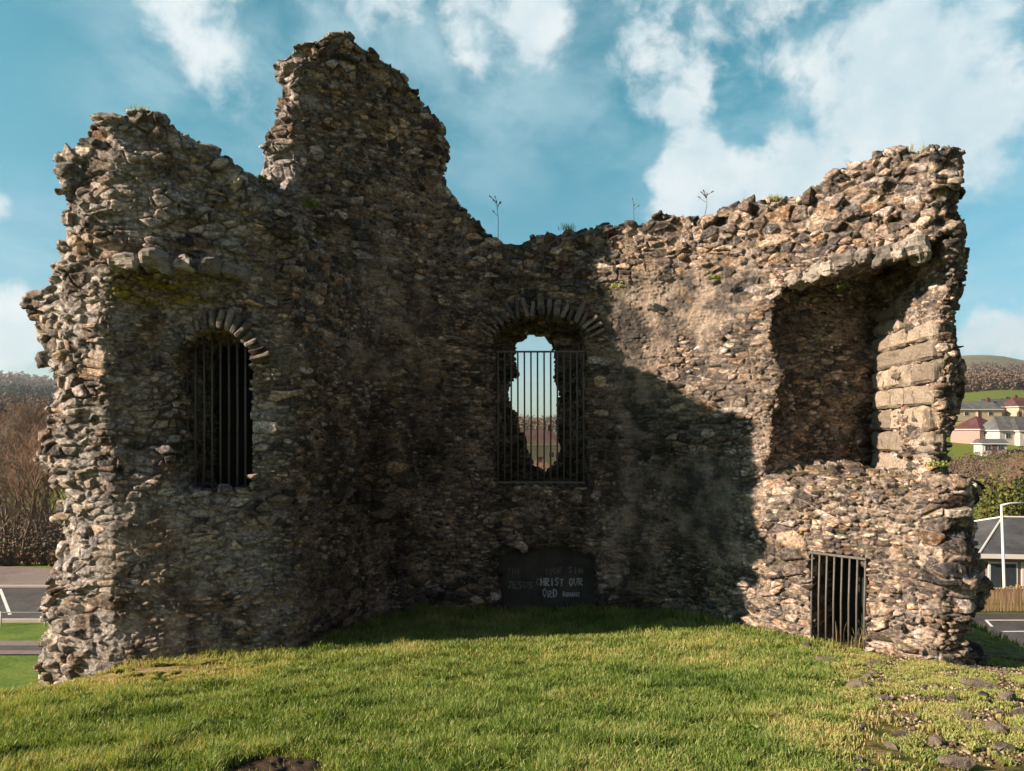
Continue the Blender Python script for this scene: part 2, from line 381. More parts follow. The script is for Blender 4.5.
def stones(p, cell, jitter=0.42, k=0, drop=0.25):
    """irregular stones: cell id randoms, distance to the joint, offset from the stone's centre"""
    cell = np.asarray(cell, np.float32); n = len(p)
    out_e = np.empty(n, np.float32); out_r = np.empty((n, 6), np.float32); out_o = np.empty((n, 3), np.float32)
    for s in range(0, n, 150000):
        q = p[s:s + 150000] / cell
        row = np.floor(q[:, 2]); 
        i0 = np.floor(q).astype(np.int32); m = len(q)
        best = np.full(m, 1e9, np.float32); bc = np.zeros((m, 3), np.float32); bi = np.zeros((m, 3), np.int32)
        cand = []
        for dz in (-1, 0, 1):
            for dy in (-1, 0, 1):
                for dx in (-1, 0, 1):
                    ci = i0 + np.array([dx, dy, dz], np.int32)
                    j = [hash3(ci[:, 0], ci[:, 1], ci[:, 2], k + a) for a in range(3)]
                    gone = hash3(ci[:, 0], ci[:, 1], ci[:, 2], k + 9) < drop
                    c = ci + 0.5 + np.stack([(j[0] - .5) * 2 * jitter, (j[1] - .5) * 2 * jitter, (j[2] - .5) * 1.7 * jitter], 1).astype(np.float32)
                    d = ((q - c) ** 2).sum(1) + gone * 0.7
                    cand.append((c, gone)); b = d < best
                    best = np.where(b, d, best); bc[b] = c[b]; bi[b] = ci[b]
        e = np.full(m, 1e9, np.float32)
        for c, gone in cand:
            dv = (c - bc); L = np.sqrt((dv * dv).sum(1)); ok = (L > 1e-4) & ~gone
            mid = (c + bc) / 2
            # distance to the bisecting plane, in metres along its own direction
            dm = dv * 1.0; num = ((mid - q) * dm).sum(1); gm = np.sqrt(((dm / cell) ** 2).sum(1)) + 1e-9
            e = np.where(ok, np.minimum(e, num / gm), e)
        out_e[s:s + m] = np.maximum(e, 0)
        for a in range(6): out_r[s:s + m, a] = hash3(bi[:, 0], bi[:, 1], bi[:, 2], k + 20 + a)
        out_o[s:s + m] = (q - bc) * cell
    return out_e, out_r, out_o

def build_masonry(mat, parent):
    sd, edge = carve_grid()
    v, f = surface_nets(sd); del sd
    # drop what lies deep in the ground
    me = mesh_np('ruin', v, [f], None, True)
    tmp = bpy.data.objects.new('tmp', me); C.objects.link(tmp)
    md = tmp.modifiers.new('s', 'SUBSURF'); md.levels = 1; md.render_levels = 1
    dg = bpy.context.evaluated_depsgraph_get(); me2 = bpy.data.meshes.new_from_object(tmp.evaluated_get(dg))
    bpy.data.objects.remove(tmp); bpy.data.meshes.remove(me)
    n = len(me2.vertices); p = np.empty(n * 3, np.float32); me2.vertices.foreach_get('co', p); p = p.reshape(-1, 3)
    nr = np.empty(n * 3, np.float32); me2.vertices.foreach_get('normal', nr); nr = nr.reshape(-1, 3)
    ix = np.clip(((p[:, 0] - X0) / H).astype(int), 0, NX - 1); iz = np.clip(((p[:, 2] - Z0) / H).astype(int), 0, NZ - 1)
    broken = smooth(edge[ix, iz] + 0.18 * fbm(p, 2.2, 2, 31), -0.75, -0.10)
    # upper right gable of fallen core and the foot of the piers are broken as well
    gable = smooth(p[:, 0], 1.4, 2.2) * smooth(p[:, 2] - (1.75 + 0.15 * (p[:, 0] - 2.5)), -.25, .15)
    broken = np.clip(np.maximum(broken, gable), 0, 1)
    mortar = smooth(fbm(p, (.9, .9, .7), 3, 77), -0.05, 0.35) * (1 - broken)          # patches where old render still fills the joints
    face = smooth(p[:, 0], 0.9, 1.4) * smooth(-p[:, 0], -3.0, -2.6) * smooth(p[:, 2], -1.9, -1.2) * smooth(-p[:, 2], -2.2, -1.7)
    mortar = np.maximum(mortar * 0.6, face * 0.85 * smooth(fbm(p, 1.3, 3, 5), -.5, .1))
    wp = p + 0.055 * np.stack([fbm(p, 2.6, 2, 3), fbm(p, 2.6, 2, 4), 0.8 * fbm(p, 2.6, 2, 6)], 1)
    wb = np.clip(broken, 0, 1)[:, None]
    wp = wp + wb * 0.09 * np.stack([vnoise(p, 3.1, 41), vnoise(p, 3.1, 42), vnoise(p, 3.1, 43)], 1)
    eA, rA, oA = stones(wp, (.15, .15, .064), k=100, drop=.3)
    eB, rB, oB = stones(wp, (.088, .088, .042), k=300, drop=.2)
    sel = smooth(fbm(p, 1.6, 3, 55) + 0.25 * broken, -0.02, 0.02)
    small = sel < 0.5
    e = np.where(small, eB, eA); r = np.where(small[:, None], rB, rA); o = np.where(small[:, None], oB, oA)
    eD, rD, oD = stones(wp, (.27, .27, .105), k=700, drop=.3)
    large = (fbm(p, 1.15, 3, 57) > .16) & ~small; e = np.where(large, eD, e); r = np.where(large[:, None], rD, r); o = np.where(large[:, None], oD, o)
    eC, rC, oC = stones(wp, (.128, .128, .076), jitter=.45, k=500, drop=.25)
    core = (broken + .5 * fbm(p, 2.4, 2, 91)) > .55; small &= ~core
    e = np.where(core, eC, e); r = np.where(core[:, None], rC, r); o = np.where(core[:, None], oC, o)
    tilt = ((r[:, 3:6] - .5) * o).sum(1) * np.where(small, 0.45, np.where(core, .5, .32))
    amp = np.where(small, 0.62, 1.0)
    plate = smooth(e, 0.0, 0.012)
    out = (r[:, 0] - .5) * 0.055 * amp + tilt
    big = (r[:, 1] > 0.86) * 0.038 * (1.0 - .6 * broken)
    h = plate * (0.020 * amp + (out + big) * (0.75 + 0.45 * broken)) * (1 - 0.72 * mortar)
    h = h - (1 - plate) * 0.016 * (1 - mortar) - 0.05 * broken * (r[:, 2] < .18) * plate
    h = h + 0.007 * fbm(p, 17, 3, 12) * (1 + mortar) + 0.004 * vnoise(p, 55, 90)
    h = h - 0.012 - .012 * broken
    v2 = p + nr * h[:, None].astype(np.float32)
    me2.vertices.foreach_set('co', v2.astype(np.float32).ravel())
    col = np.ones((n, 4), np.float32); col[:, 0] = r[:, 4]; col[:, 1] = r[:, 5]; col[:, 2] = plate * (1 - 0.8 * mortar); col[:, 3] = broken
    at = me2.color_attributes.new('stone', 'FLOAT_COLOR', 'POINT'); at.data.foreach_set('color', col.ravel())
    me2.update(); me2.materials.clear(); me2.materials.append(mat)
    print('ruin verts', n)
    return link('masonry', me2, parent)

def stone_material():
    m, t = new_mat('old_stone'); g = t.new('ShaderNodeNewGeometry'); p = g.outputs['Position']
    a = t.new('ShaderNodeAttribute', attribute_name='stone'); s = t.new('ShaderNodeSeparateColor', i_0=a.outputs['Color'])
    r1, r2, plate = s.outputs[0], s.outputs[1], s.outputs[2]
    col = t.ramp(r1, [(0.0, (.040, .040, .043)), (0.2, (.078, .075, .076)), (0.45, (.155, .138, .127)), (0.7, (.248, .216, .190)), (0.88, (.37, .325, .285)), (1.0, (.49, .455, .425))])
    warm = t.ramp(r2, [(0.0, (.98, .98, 1.03)), (0.45, (1.10, 1.0, .95)), (0.84, (1.20, 1.02, .87)), (0.96, (1.2, .94, .72)), (1.0, (1.25, .88, .6))])
    col = t.mix(1.0, col, warm, 'MULTIPLY')
    n1 = t.noise(p, 3.0, 5, 0.6); n2 = t.noise(p, 24, 6, 0.68); n3 = t.noise(t.vmath('MULTIPLY', p, (1, 1, 2.2)), 75, 5, 0.7)
    f = t.math('MULTIPLY', t.remap(n2, 0.30, 0.72, 0.30, 1.75, False), t.remap(n3, 0.32, 0.70, 0.40, 1.65, False))
    col = t.scale(col, f)
    vo = t.new('ShaderNodeTexVoronoi', i_Vector=t.vmath('MULTIPLY', t.vmath('ADD', p, t.scale(t.noise(p, 12, 3, .6, col=True), .05)), (1, 1, 1.9)), i_Scale=26.0)
    fl = t.new('ShaderNodeSeparateColor', i_0=vo.outputs['Color'])
    col = t.scale(col, t.remap(fl.outputs[0], 0.0, 1.0, 0.55, 1.5, False))
    # joints: pale gritty lime in places, dirt in others
    jcol = t.mix(t.remap(n1, 0.40, 0.6), (.075, .072, .070), (.33, .275, .230))
    jcol = t.scale(jcol, t.remap(n3, 0.3, 0.7, 0.45, 1.5, False))
    col = t.mix(t.remap(plate, 0.15, 0.75), jcol, col)
    # pale lichen, dark algae, ochre lichen, moss
    col = t.mix(t.math('MULTIPLY', t.math('MULTIPLY', t.remap(t.noise(p, 13, 8, 0.78), 0.54, 0.62), t.remap(n1, .38, .56)), 0.8), col, (.43, .42, .40))
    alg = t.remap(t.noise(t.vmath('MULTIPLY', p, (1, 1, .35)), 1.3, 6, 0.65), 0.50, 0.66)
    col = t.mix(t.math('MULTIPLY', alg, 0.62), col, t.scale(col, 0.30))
    sp_ = t.new('ShaderNodeSeparateXYZ', i_0=p)
    damp_and_shade = t.math('MULTIPLY', t.math('MULTIPLY', t.remap(sp_.outputs[0], -2.6, -1.6), t.remap(sp_.outputs[0], 2.9, 1.4)), t.remap(sp_.outputs[2], 1.6, -.6))
    damp_and_shade = t.math('MULTIPLY', damp_and_shade, t.remap(t.noise(t.vmath('MULTIPLY', p, (1, 1, .4)), 1.9, 6, .65), .34, .58))
    col = t.mix(t.math('MULTIPLY', damp_and_shade, .85), col, t.scale(col, .28))  # black algae stain, strengthened to paint in the shadow darkness of the centre
    grey = t.math('MULTIPLY', t.remap(sp_.outputs[0], -1.9, -2.6), t.remap(t.noise(p, 2.2, 6, .7), .42, .58))
    col = t.mix(t.math('MULTIPLY', grey, .62), col, t.scale((.42, .41, .40), t.math('MULTIPLY', f, t.remap(fl.outputs[1], 0, 1, .5, 1.5, False))))
    och = t.math('MULTIPLY', t.remap(t.noise(p, 2.6, 6, 0.7), 0.60, 0.70), t.remap(t.noise(p, 19, 4, 0.7), 0.45, 0.6))
    col = t.mix(t.math('MULTIPLY', och, 0.5), col, (.32, .20, .07))
    nz = t.new('ShaderNodeSeparateXYZ', i_0=g.outputs['Normal']).outputs[2]
    ms = t.math('MULTIPLY', t.remap(nz, 0.35, 0.8), t.remap(t.noise(p, 4, 5, 0.65), 0.47, 0.6))
    col = t.mix(t.math('MULTIPLY', ms, 0.8), col, (.115, .105, .025))
    bump = t.math('ADD', t.math('MULTIPLY', n2, 0.55), t.math('MULTIPLY', n3, 0.45))
    # green and yellow moss streaking the bed under the left ledge
    sx = t.new('ShaderNodeSeparateXYZ', i_0=p); bx = t.math('MULTIPLY', t.remap(sx.outputs[0], -3.78, -3.55), t.remap(sx.outputs[0], -2.6, -3.1)); bz = t.math('MULTIPLY', t.remap(sx.outputs[2], 1.08, 1.2), t.remap(sx.outputs[2], 1.48, 1.36))
    mb = t.math('MULTIPLY', t.math('MULTIPLY', bx, bz), t.remap(t.noise(t.vmath('MULTIPLY', p, (1, 1, 3)), 5, 5, .65), .40, .56))
    col = t.mix(t.math('MULTIPLY', mb, t.remap(sx.outputs[1], 7.4, 7.2)), col, t.scale((.30, .26, .06), t.remap(n2, .3, .7, .4, 1.5)))
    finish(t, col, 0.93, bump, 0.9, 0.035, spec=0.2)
    return m
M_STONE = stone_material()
tower = empty('ruined_tower', (0, 0, 0))
tag(tower, 'tall roofless ruin of a rubble stone castle tower with jagged broken top and barred openings', 'castle ruin')
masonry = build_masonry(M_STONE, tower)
def bare_mask(x, y):
    """0 where turf is thin: the worn foot of the walls, the stony right bank, the soil hole"""
    p3 = np.stack([x, y, 0 * x], 1); n = fbm(p3, 1.7, 3, 61); n2 = fbm(p3, 6.0, 2, 62)
    px = CX + F * x / y
    right = smooth(x + .30 * n, 2.75, 3.25) * smooth(-y, -7.6, -7.0) * .80
    # slope line of the bank in the photo runs from the gate down to the lower right
    edge = smooth(x - (3.05 - .45 * (6.8 - y)) + .25 * n, -.15, .3)
    left = np.exp(-(((x + 2.92) / .74) ** 2 + ((y - 6.18) / .50) ** 2) * 1.2)
    left2 = np.exp(-(((x + 3.4) / .35) ** 2 + ((y - 6.2) / .35) ** 2))
    hole = np.exp(-(((x + 1.10) / .22) ** 2 + ((y - 3.42) / .20) ** 2) ** 2 * .8)
    b = np.maximum.reduce([right * .9, edge * .80, left * .95, left2 * .5])
    b = b * smooth(n2, -.8, -.15)
    b = np.maximum(b, np.maximum(left * 1.15, left2) * smooth(n2, -.9, -.3))
    return np.clip(np.maximum(b, hole * 1.3), 0, 1)
# ------------------------------------------------------------------ ground sheet
def ground_sheet(mat):
    t = np.linspace(-1, 1, 521)
    g = np.sign(t) * (6 * np.abs(t) + (np.exp(np.abs(t) * 7.0) - 1) * 5.2)
    x, y = np.meshgrid(g, g + 5.0, indexing='ij')
    z = ground_z(x, y)
    p = np.stack([x.ravel(), y.ravel(), z.ravel()], 1)
    near = np.exp(-((p[:, 0] ** 2 + (p[:, 1] - 5) ** 2) / 20 ** 2))
    p[:, 2] += near * 0.03 * fbm(p * [1, 1, 0], 1.1, 3, 8)
    n = len(t); i = np.arange(n * n).reshape(n, n)
    f = np.stack([i[:-1, :-1].ravel(), i[1:, :-1].ravel(), i[1:, 1:].ravel(), i[:-1, 1:].ravel()], 1)
    me = mesh_np('ground', p, [f], mat, True); wr = np.ones((n * n, 4), np.float32); yy_ = np.maximum(p[:, 1], .5)
    wr[:, 0] = bare_mask(p[:, 0], yy_) * smooth(-np.hypot(p[:, 0], p[:, 1] - 5), -9, -5); wr[:, 1] = smooth(-p[:, 0], 0, 1)
    me.color_attributes.new('worn', 'FLOAT_COLOR', 'POINT').data.foreach_set('color', wr.ravel())
    o = link('ground', me); o['kind'] = 'structure'; return o
def ground_material():
    m, t = new_mat('turf'); p = pos(t)
    n1 = t.noise(p, 0.9, 6, 0.6); n2 = t.noise(p, 9, 6, 0.65)
    near = t.mix(t.remap(t.noise(p, 4.5, 6, 0.65), 0.38, 0.60), (.055, .070, .018), (.17, .135, .045))
    near = t.mix(t.remap(n2, 0.54, 0.64), near, (.16, .115, .07))
    near = t.mix(t.remap(t.noise(p, 15, 5, 0.7), 0.56, 0.66), near, (.045, .04, .018))
    near = t.scale(near, t.remap(n2, 0.25, 0.75, 0.6, 1.4, False))
    D = t.vmath('LENGTH', p, out=1)
    wn = t.new('ShaderNodeSeparateColor', i_0=t.new('ShaderNodeAttribute', attribute_name='worn').outputs['Color'])
    dry = t.mix(t.remap(t.noise(p, 7, 6, .65), .4, .6), (.34, .25, .145), (.24, .185, .06)); dry = t.scale(dry, t.remap(n2, .3, .7, .55, 1.35, False))
    near = t.mix(t.math('MULTIPLY', wn.outputs[0], wn.outputs[1]), near, dry)
    lawn = t.scale(t.mix(t.remap(n1, .35, .65), (.075, .135, .022), (.125, .175, .034)), t.remap(n2, .25, .75, .65, 1.35, False))
    near = t.mix(t.remap(D, 9, 13), near, lawn)
    f1 = t.noise(p, 0.011, 3, 0.5); f2 = t.noise(p, 0.05, 6, 0.7)
    field = t.mix(t.remap(f1, 0.44, 0.56), (.105, .135, .022), (.24, .22, .055))
    moor = t.mix(t.remap(f2, 0.40, 0.60), (.085, .060, .040), (.16, .115, .070))
    far = t.mix(t.remap(D, 420, 640), field, moor)
    vor = t.new('ShaderNodeTexVoronoi', i_Vector=p, i_Scale=0.006)
    far = t.mix(t.math('MULTIPLY', t.remap(D, 700, 900), t.remap(t.new('ShaderNodeSeparateColor', i_0=vor.outputs['Color']).outputs[0], 0.55, 0.6)), far, (.10, .125, .045))
    col = t.mix(t.remap(D, 60, 110), near, far)
    finish(t, col, 0.95, n2, 0.6, 0.04, spec=0.1); return m
ground_sheet(ground_material())
# ------------------------------------------------------------------ dressed stone, arches, grilles, lettering
def rough_blocks(name, boxes, mat, parent, amp=0.010, seed=0, bevel=0.018):
    """boxes: (centre, half sizes, 3x3 axes) -> worn squared stones in one mesh"""
    bm = bmesh.new()
    for c, hs, ax in boxes:
        b2 = bmesh.new(); bmesh.ops.create_cube(b2, size=2.0)
        for v in b2.verts: v.co = Vector((v.co.x * hs[0], v.co.y * hs[1], v.co.z * hs[2]))
        bmesh.ops.bevel(b2, geom=b2.edges[:], offset=min(bevel, min(hs) * .45), segments=1, affect='EDGES')
        bmesh.ops.subdivide_edges(b2, edges=b2.edges[:], cuts=3, use_grid_fill=True)
        mp = [bm.verts.new(Vector(c) + ax @ v.co) for v in b2.verts]
        b2.verts.index_update()
        for f in b2.faces:
            try: bm.faces.new([mp[v.index] for v in f.verts])
            except ValueError: pass
        b2.free()
    me = bpy.data.meshes.new(name); bm.to_mesh(me); bm.free()
    n = len(me.vertices); p = np.empty(n * 3, np.float32); me.vertices.foreach_get('co', p); p = p.reshape(-1, 3)
    nr = np.empty(n * 3, np.float32); me.vertices.foreach_get('normal', nr); nr = nr.reshape(-1, 3)
    p = p + nr * (amp * (1.5 * vnoise(p, 9, seed) + vnoise(p, 27, seed + 1)))[:, None].astype(np.float32)
    me.vertices.foreach_set('co', p.ravel().astype(np.float32)); me.update(); me.materials.append(mat)
    return link(name, me, parent)
def block_material(name, c0, c1, dark):
    m, t = new_mat(name); g = t.new('ShaderNodeNewGeometry'); p = g.outputs['Position']
    n1 = t.noise(p, 6, 6, 0.65); n2 = t.noise(p, 40, 6, 0.7); r = g.outputs['Random Per Island']
    col = t.mix(r, c0, c1); col = t.scale(col, t.remap(n2, 0.3, 0.72, 0.5, 1.4, False))
    col = t.mix(t.remap(n1, 0.52, 0.66), col, dark)
    finish(t, col, 0.92, n2, 0.8, 0.02, spec=0.2); return m
M_DRESSED = block_material('dressed_sandstone', (.19, .165, .14), (.43, .37, .30), (.13, .105, .085))
M_VOUSS = block_material('arch_stone', (.09, .085, .082), (.30, .27, .245), (.05, .048, .047))
R_ = random.Random(4)
# pale squared blocks down the near side of the big recess
boxes = []; g0, g1 = Vector((4.345, 8.86, 0)), Vector((4.12, 7.22, 0)); tdir = (g1 - g0).normalized(); ndir = Vector((-tdir.y, tdir.x, 0))
if ndir.x > 0: ndir = -ndir
ax = Matrix((tdir, -ndir, Vector((0, 0, 1)))).transposed(); L = (g1 - g0).length
z = -0.50
courses = [.25, .24, .25, .22, .23, .20, .19, .17, .15]
for i, hgt in enumerate(courses):
    u = 0.0; cuts = [0.0, L * R_.uniform(.42, .6), L] if i % 2 else [0.0, L * R_.uniform(.3, .4), L * R_.uniform(.62, .75), L]
    if i >= 7: cuts = [L * .05, L * .5]
    for a, b in zip(cuts, cuts[1:]):
        if b > L - .01: b += R_.uniform(-.03, .035)
        c = g0 + tdir * (a + b) / 2 - ndir * (.07 - R_.uniform(.03, .058)) + Vector((0, 0, z + hgt / 2))
        boxes.append((c, ((b - a) / 2 - .018, .07, hgt / 2 - .008), ax))
    z += hgt
rough_blocks('dressed_jamb', boxes, M_DRESSED, tower, 0.013, 3, .03)
# long pale stones bridging the two recesses
M_LINTEL = block_material('lintel_stone', (.13, .12, .112), (.40, .37, .33), (.07, .065, .06))
def lintel(pts, hs, seed):
    R2 = random.Random(seed); bx = []
    for (p, q), hh in zip(zip(pts, pts[1:]), hs):
        p, q = Vector(p), Vector(q); t = (q - p).normalized(); n = Vector((-t.y, t.x, 0)).normalized(); u = t.cross(n); u = u if u.z > 0 else -u; n = u.cross(t); n = n if n.y > 0 else -n
        bx.append(((p + q) / 2 + n * R2.uniform(.02, .075), ((q - p).length / 2 * .97, .12, hh / 2), Matrix((t, n, u)).transposed()))
    return rough_blocks('lintel', bx, M_LINTEL, tower, .03, seed, .03)
lintel([P(106, 262, 6.60), P(140, 261, 6.59), P(172, 262, 6.68), P(196, 266, 6.78), P(222, 268, 6.90), P(248, 277, 7.0)], [.14, .18, .15, .17, .13], 5)
lx = [788, 802, 822, 836, 858, 874, 893, 907, 930]; ly = [285, 277, 270, 266, 259, 257, 251, 249, 244]; lD = [8.16, 8.02, 7.82, 7.70, 7.54, 7.42, 7.29, 7.20, 7.10]
lintel([P(a, b, c + .03) for a, b, c in zip(lx, ly, lD)], [.13, .17, .12, .18, .11, .19, .14, .21], 6)
def arch_ring(cx, cz, a, b, n, y, depth, ln, parent, seed, t0=0.04, t1=0.96):
    R2 = random.Random(seed); bx = []
    for i in range(n):
        th = math.pi * (t0 + (t1 - t0) * (i + .5) / n); d0 = math.pi * (t1 - t0) / n
        c, s_ = math.cos(th), math.sin(th)
        inner = Vector((cx + a * c, 0, cz + b * s_)); tang = Vector((-a * s_, 0, b * c)); wd = tang.length * d0; tang.normalize()
        rad = Vector((tang.z, 0, -tang.x)); rad = rad if rad.dot(Vector((c, 0, s_ + .3))) > 0 else -rad
        l = ln * R2.uniform(.6, 1.15)
        ctr = inner + rad * (l / 2 + .005) + Vector((0, y + depth / 2 - R2.uniform(-.03, .025), 0))
        A = Matrix((tang, Vector((0, 1, 0)), rad)).transposed() @ Matrix.Rotation(R2.uniform(-.16, .16), 3, 'Y')
        bx.append((ctr, (wd / 2 * R2.uniform(.55, 1.0), depth / 2, l / 2), A))
    return rough_blocks('arch', bx, M_VOUSS, parent, 0.009, seed, .012)
arch_ring(0.36, 1.10, .60, .31, 19, 9.15, .5, .25, tower, 11)
arch_ring(-2.80, 0.62, .345, .33, 17, 6.90, .45, .18, tower, 23, .02, .98)

M_IRON = plain('weathered_iron', (.10, .10, .098), 0.6, .5, 14, .3)
M_DARK = plain('dark_interior_and_post', (.012, .016, .014), 0.85, .5, 5)  # near-black paints the interior darkness of the openings; also the marker post
M_PANEL = plain('painted_board', (.048, .047, .046), 0.8, .7, 5)
def grille(origin, ux, zs_, width, n, parent, rail=.022, r=.0105, top=True, lean=0.0, tops=None):
    """upright bars between rails: origin at the foot, ux the direction across"""
    g = bpy.data.objects.new('window_grille', None); C.objects.link(g); g.parent = parent; g.location = origin; g.empty_display_size = .1
    ux = Vector(ux).normalized(); uy = Vector((-ux.y, ux.x, 0)); h = zs_
    rot = Matrix((ux, uy, Vector((0, 0, 1)))).transposed()
    def rail_at(z):
        m = MB(); m.box((-.006 + width / 2 - width / 2 - .02, -.012, -rail / 2), (width + .02, .012, rail / 2))
        m.bm.transform(Matrix.Translation((0, 0, z)) @ rot.to_4x4()); m.build('rail', M_IRON, g)
    rail_at(0.0)
    if top: rail_at(h)
    first = None
    for i in range(n):
        u = width * i / (n - 1); hh = tops(i / (n - 1)) if tops else h
        if tops or first is None:
            m = MB(); rr = random.Random(i); m.tube([(0, 0, -.03), (0.004 * rr.uniform(-1, 1), 0.004, hh * .5), (lean, 0, hh)], r, 8)
            b = m.build('bar', M_IRON, g, True); first = first or b
        else:
            b = first.copy(); C.objects.link(b); b.parent = g
        b.location = ux * u
    return g
grille((-0.175, 9.26, -0.655), (1, 0, 0), 1.635, 1.07, 14, tower)
grille((-3.125, 7.12, -0.575), (1, 0.03, 0), 1.4, .635, 9, tower, top=False, tops=lambda k: 1.13 + .40 * math.sqrt(max(0, 1 - (2 * k - 1) ** 2)))
gv = Vector((3.535 - 3.155, 7.40 - 7.80, 0))
grille((3.155, 7.80, -2.22), gv, .93, gv.length * .98, 8, tower, lean=.012)
# near-black sheets added for the dark interior behind the left window and gateway
MB().box((-3.25, 7.86, -.8), (-2.35, 7.92, 1.2)).build('window_dark_backing', M_DARK, tower)
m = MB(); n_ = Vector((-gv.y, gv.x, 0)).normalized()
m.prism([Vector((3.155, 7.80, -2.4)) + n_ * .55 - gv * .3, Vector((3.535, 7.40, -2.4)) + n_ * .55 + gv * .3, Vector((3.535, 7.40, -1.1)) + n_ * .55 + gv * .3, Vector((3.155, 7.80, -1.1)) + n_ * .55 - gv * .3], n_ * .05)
m.build('gate_dark_backing', M_DARK, tower)
# blocked doorway with hand painted words
panel = MB().box((-.25, 9.38, -2.5), (1.13, 9.44, -1.42)).build('doorway_panel', M_PANEL, tower)
M_PAINT = plain('old_white_paint', (.42, .46, .50), 0.8, .8, 7)
M_PAINT2 = plain('faded_grey_paint', (.14, .155, .15), 0.8, .7, 7)
STROKES = {'A': [[(0, 0), (.5, 1), (1, 0)], [(.2, .4), (.8, .4)]], 'B': [[(0, 0), (0, 1), (.8, .9), (.8, .6), (0, .5), (.9, .4), (.9, .1), (0, 0)]], 'C': [[(1, .9), (.4, 1), (0, .5), (.4, 0), (1, .1)]],
 'D': [[(0, 0), (0, 1), (.7, .9), (1, .5), (.7, .1), (0, 0)]], 'E': [[(1, 1), (0, 1), (0, 0), (1, 0)], [(0, .5), (.8, .5)]], 'F': [[(1, 1), (0, 1), (0, 0)], [(0, .5), (.8, .5)]], 'G': [[(1, .9), (.4, 1), (0, .5), (.4, 0), (1, .1), (1, .5), (.6, .5)]],
 'H': [[(0, 0), (0, 1)], [(1, 0), (1, 1)], [(0, .5), (1, .5)]], 'I': [[(.5, 0), (.5, 1)]], 'J': [[(.2, 1), (1, 1)], [(.7, 1), (.7, .2), (.3, 0), (0, .2)]], 'L': [[(0, 1), (0, 0), (.9, 0)]], 'M': [[(0, 0), (0, 1), (.5, .4), (1, 1), (1, 0)]],
 'N': [[(0, 0), (0, 1), (1, 0), (1, 1)]], 'O': [[(.5, 0), (0, .4), (.1, .8), (.5, 1), (.9, .8), (1, .4), (.5, 0)]], 'R': [[(0, 0), (0, 1), (.8, .95), (.9, .65), (0, .5), (1, 0)]], 'S': [[(1, .9), (.5, 1), (0, .75), (.9, .3), (.5, 0), (0, .1)]],
 'T': [[(0, 1), (1, 1)], [(.5, 1), (.5, 0)]], 'U': [[(0, 1), (0, .3), (.4, 0), (.9, .2), (1, 1)]], 'V': [[(0, 1), (.5, 0), (1, 1)]], 'W': [[(0, 1), (.25, 0), (.5, .7), (.75, 0), (1, 1)]], 'Y': [[(0, 1), (.5, .5), (1, 1)], [(.5, .5), (.5, 0)]], ' ': [], '.': [[(.4, 0), (.6, .05)]]}
def letters(m, text, px, py, cw, ch, lw, y=9.374, seed=0):
    R2 = random.Random(seed)
    for i, ch_ in enumerate(text):
        o = P(px + i * cw, py, y); w_, h_ = cw * .66 / F * y, ch / F * y * R2.uniform(.9, 1.1); dz = R2.uniform(-.006, .006)
        for st in STROKES.get(ch_, []):
            for (a, b), (c, d_) in zip(st, st[1:]):
                p0 = Vector((o.x + a * w_, y, o.z + b * h_ + dz)); p1 = Vector((o.x + c * w_, y, o.z + d_ * h_ + dz)); t = (p1 - p0).normalized()
                nrm = Vector((-t.z, 0, t.x)) * lw; p0 -= t * lw * .6; p1 += t * lw * .6
                m.prism([p0 - nrm, p1 - nrm, p1 + nrm, p0 + nrm], (0, .004, 0))
m = MB(); letters(m, 'HRIST OUR', 541, 585.5, 4.75, 7, .0082, seed=1); letters(m, 'ORD', 543, 597, 5.2, 7, .0082, seed=2); letters(m, 'ROMANS', 563, 596.5, 2.9, 4, .006, seed=6)
m.build('lettering', M_PAINT, panel)
m = MB(); letters(m, 'JESUS', 508, 588, 5.2, 6.5, .0075, seed=3); letters(m, 'OF SIN', 553, 573, 5.2, 5.5, .0065, seed=4); letters(m, 'THI', 508, 575, 4.4, 6, .0065, seed=5); letters(m, 'IS', 545, 574, 4.5, 5, .0065, seed=7); letters(m, 'C', 536.5, 585.5, 4.7, 6.5, .0075, seed=8)
m.build('faded_lettering', M_PAINT2, panel)
# ------------------------------------------------------------------ grass, plants, loose stones
def on_ground(px, py):
    """where the view through a photo point meets the ground"""
    dx, dz = (px - CX) / F, (HY - py) / F; D = 2.0
    while D < 5000:
        if dz * D < float(ground_z(dx * D, D)): return Vector((dx * D, D, float(ground_z(dx * D, D))))
        D *= 1.0015
    return Vector((dx * D, D, dz * D))
def plan_distance(x, y):
    d = np.full(x.shape, 9.0, np.float32)
    for k, pc in PIECES.items(): d = np.minimum(d, poly_sd(x, y, pc['plan']))
    return d
def grass_material():
    m, t = new_mat('grass_blade'); a = t.new('ShaderNodeAttribute', attribute_name='tone'); s = t.new('ShaderNodeSeparateColor', i_0=a.outputs['Color'])
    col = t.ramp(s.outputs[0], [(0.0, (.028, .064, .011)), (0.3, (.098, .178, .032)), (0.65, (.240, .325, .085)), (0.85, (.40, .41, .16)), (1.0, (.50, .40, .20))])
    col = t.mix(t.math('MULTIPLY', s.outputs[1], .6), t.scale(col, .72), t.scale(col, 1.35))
    d1 = t.new('ShaderNodeBsdfDiffuse', i_Color=col); d2 = t.new('ShaderNodeBsdfTranslucent', i_Color=t.mix(1.0, col, (1.2, 1.1, .5), 'MULTIPLY'))
    g = t.new('ShaderNodeBsdfGlossy', i_Color=(.5, .5, .45), i_Roughness=.45)
    mx = t.new('ShaderNodeMixShader', i_0=.35, i_1=d1.outputs[0], i_2=d2.outputs[0]); mx2 = t.new('ShaderNodeMixShader', i_0=.035, i_1=mx.outputs[0], i_2=g.outputs[0])
    t.new('ShaderNodeOutputMaterial', i_Surface=mx2.outputs[0]); return m
M_GRASS = grass_material()
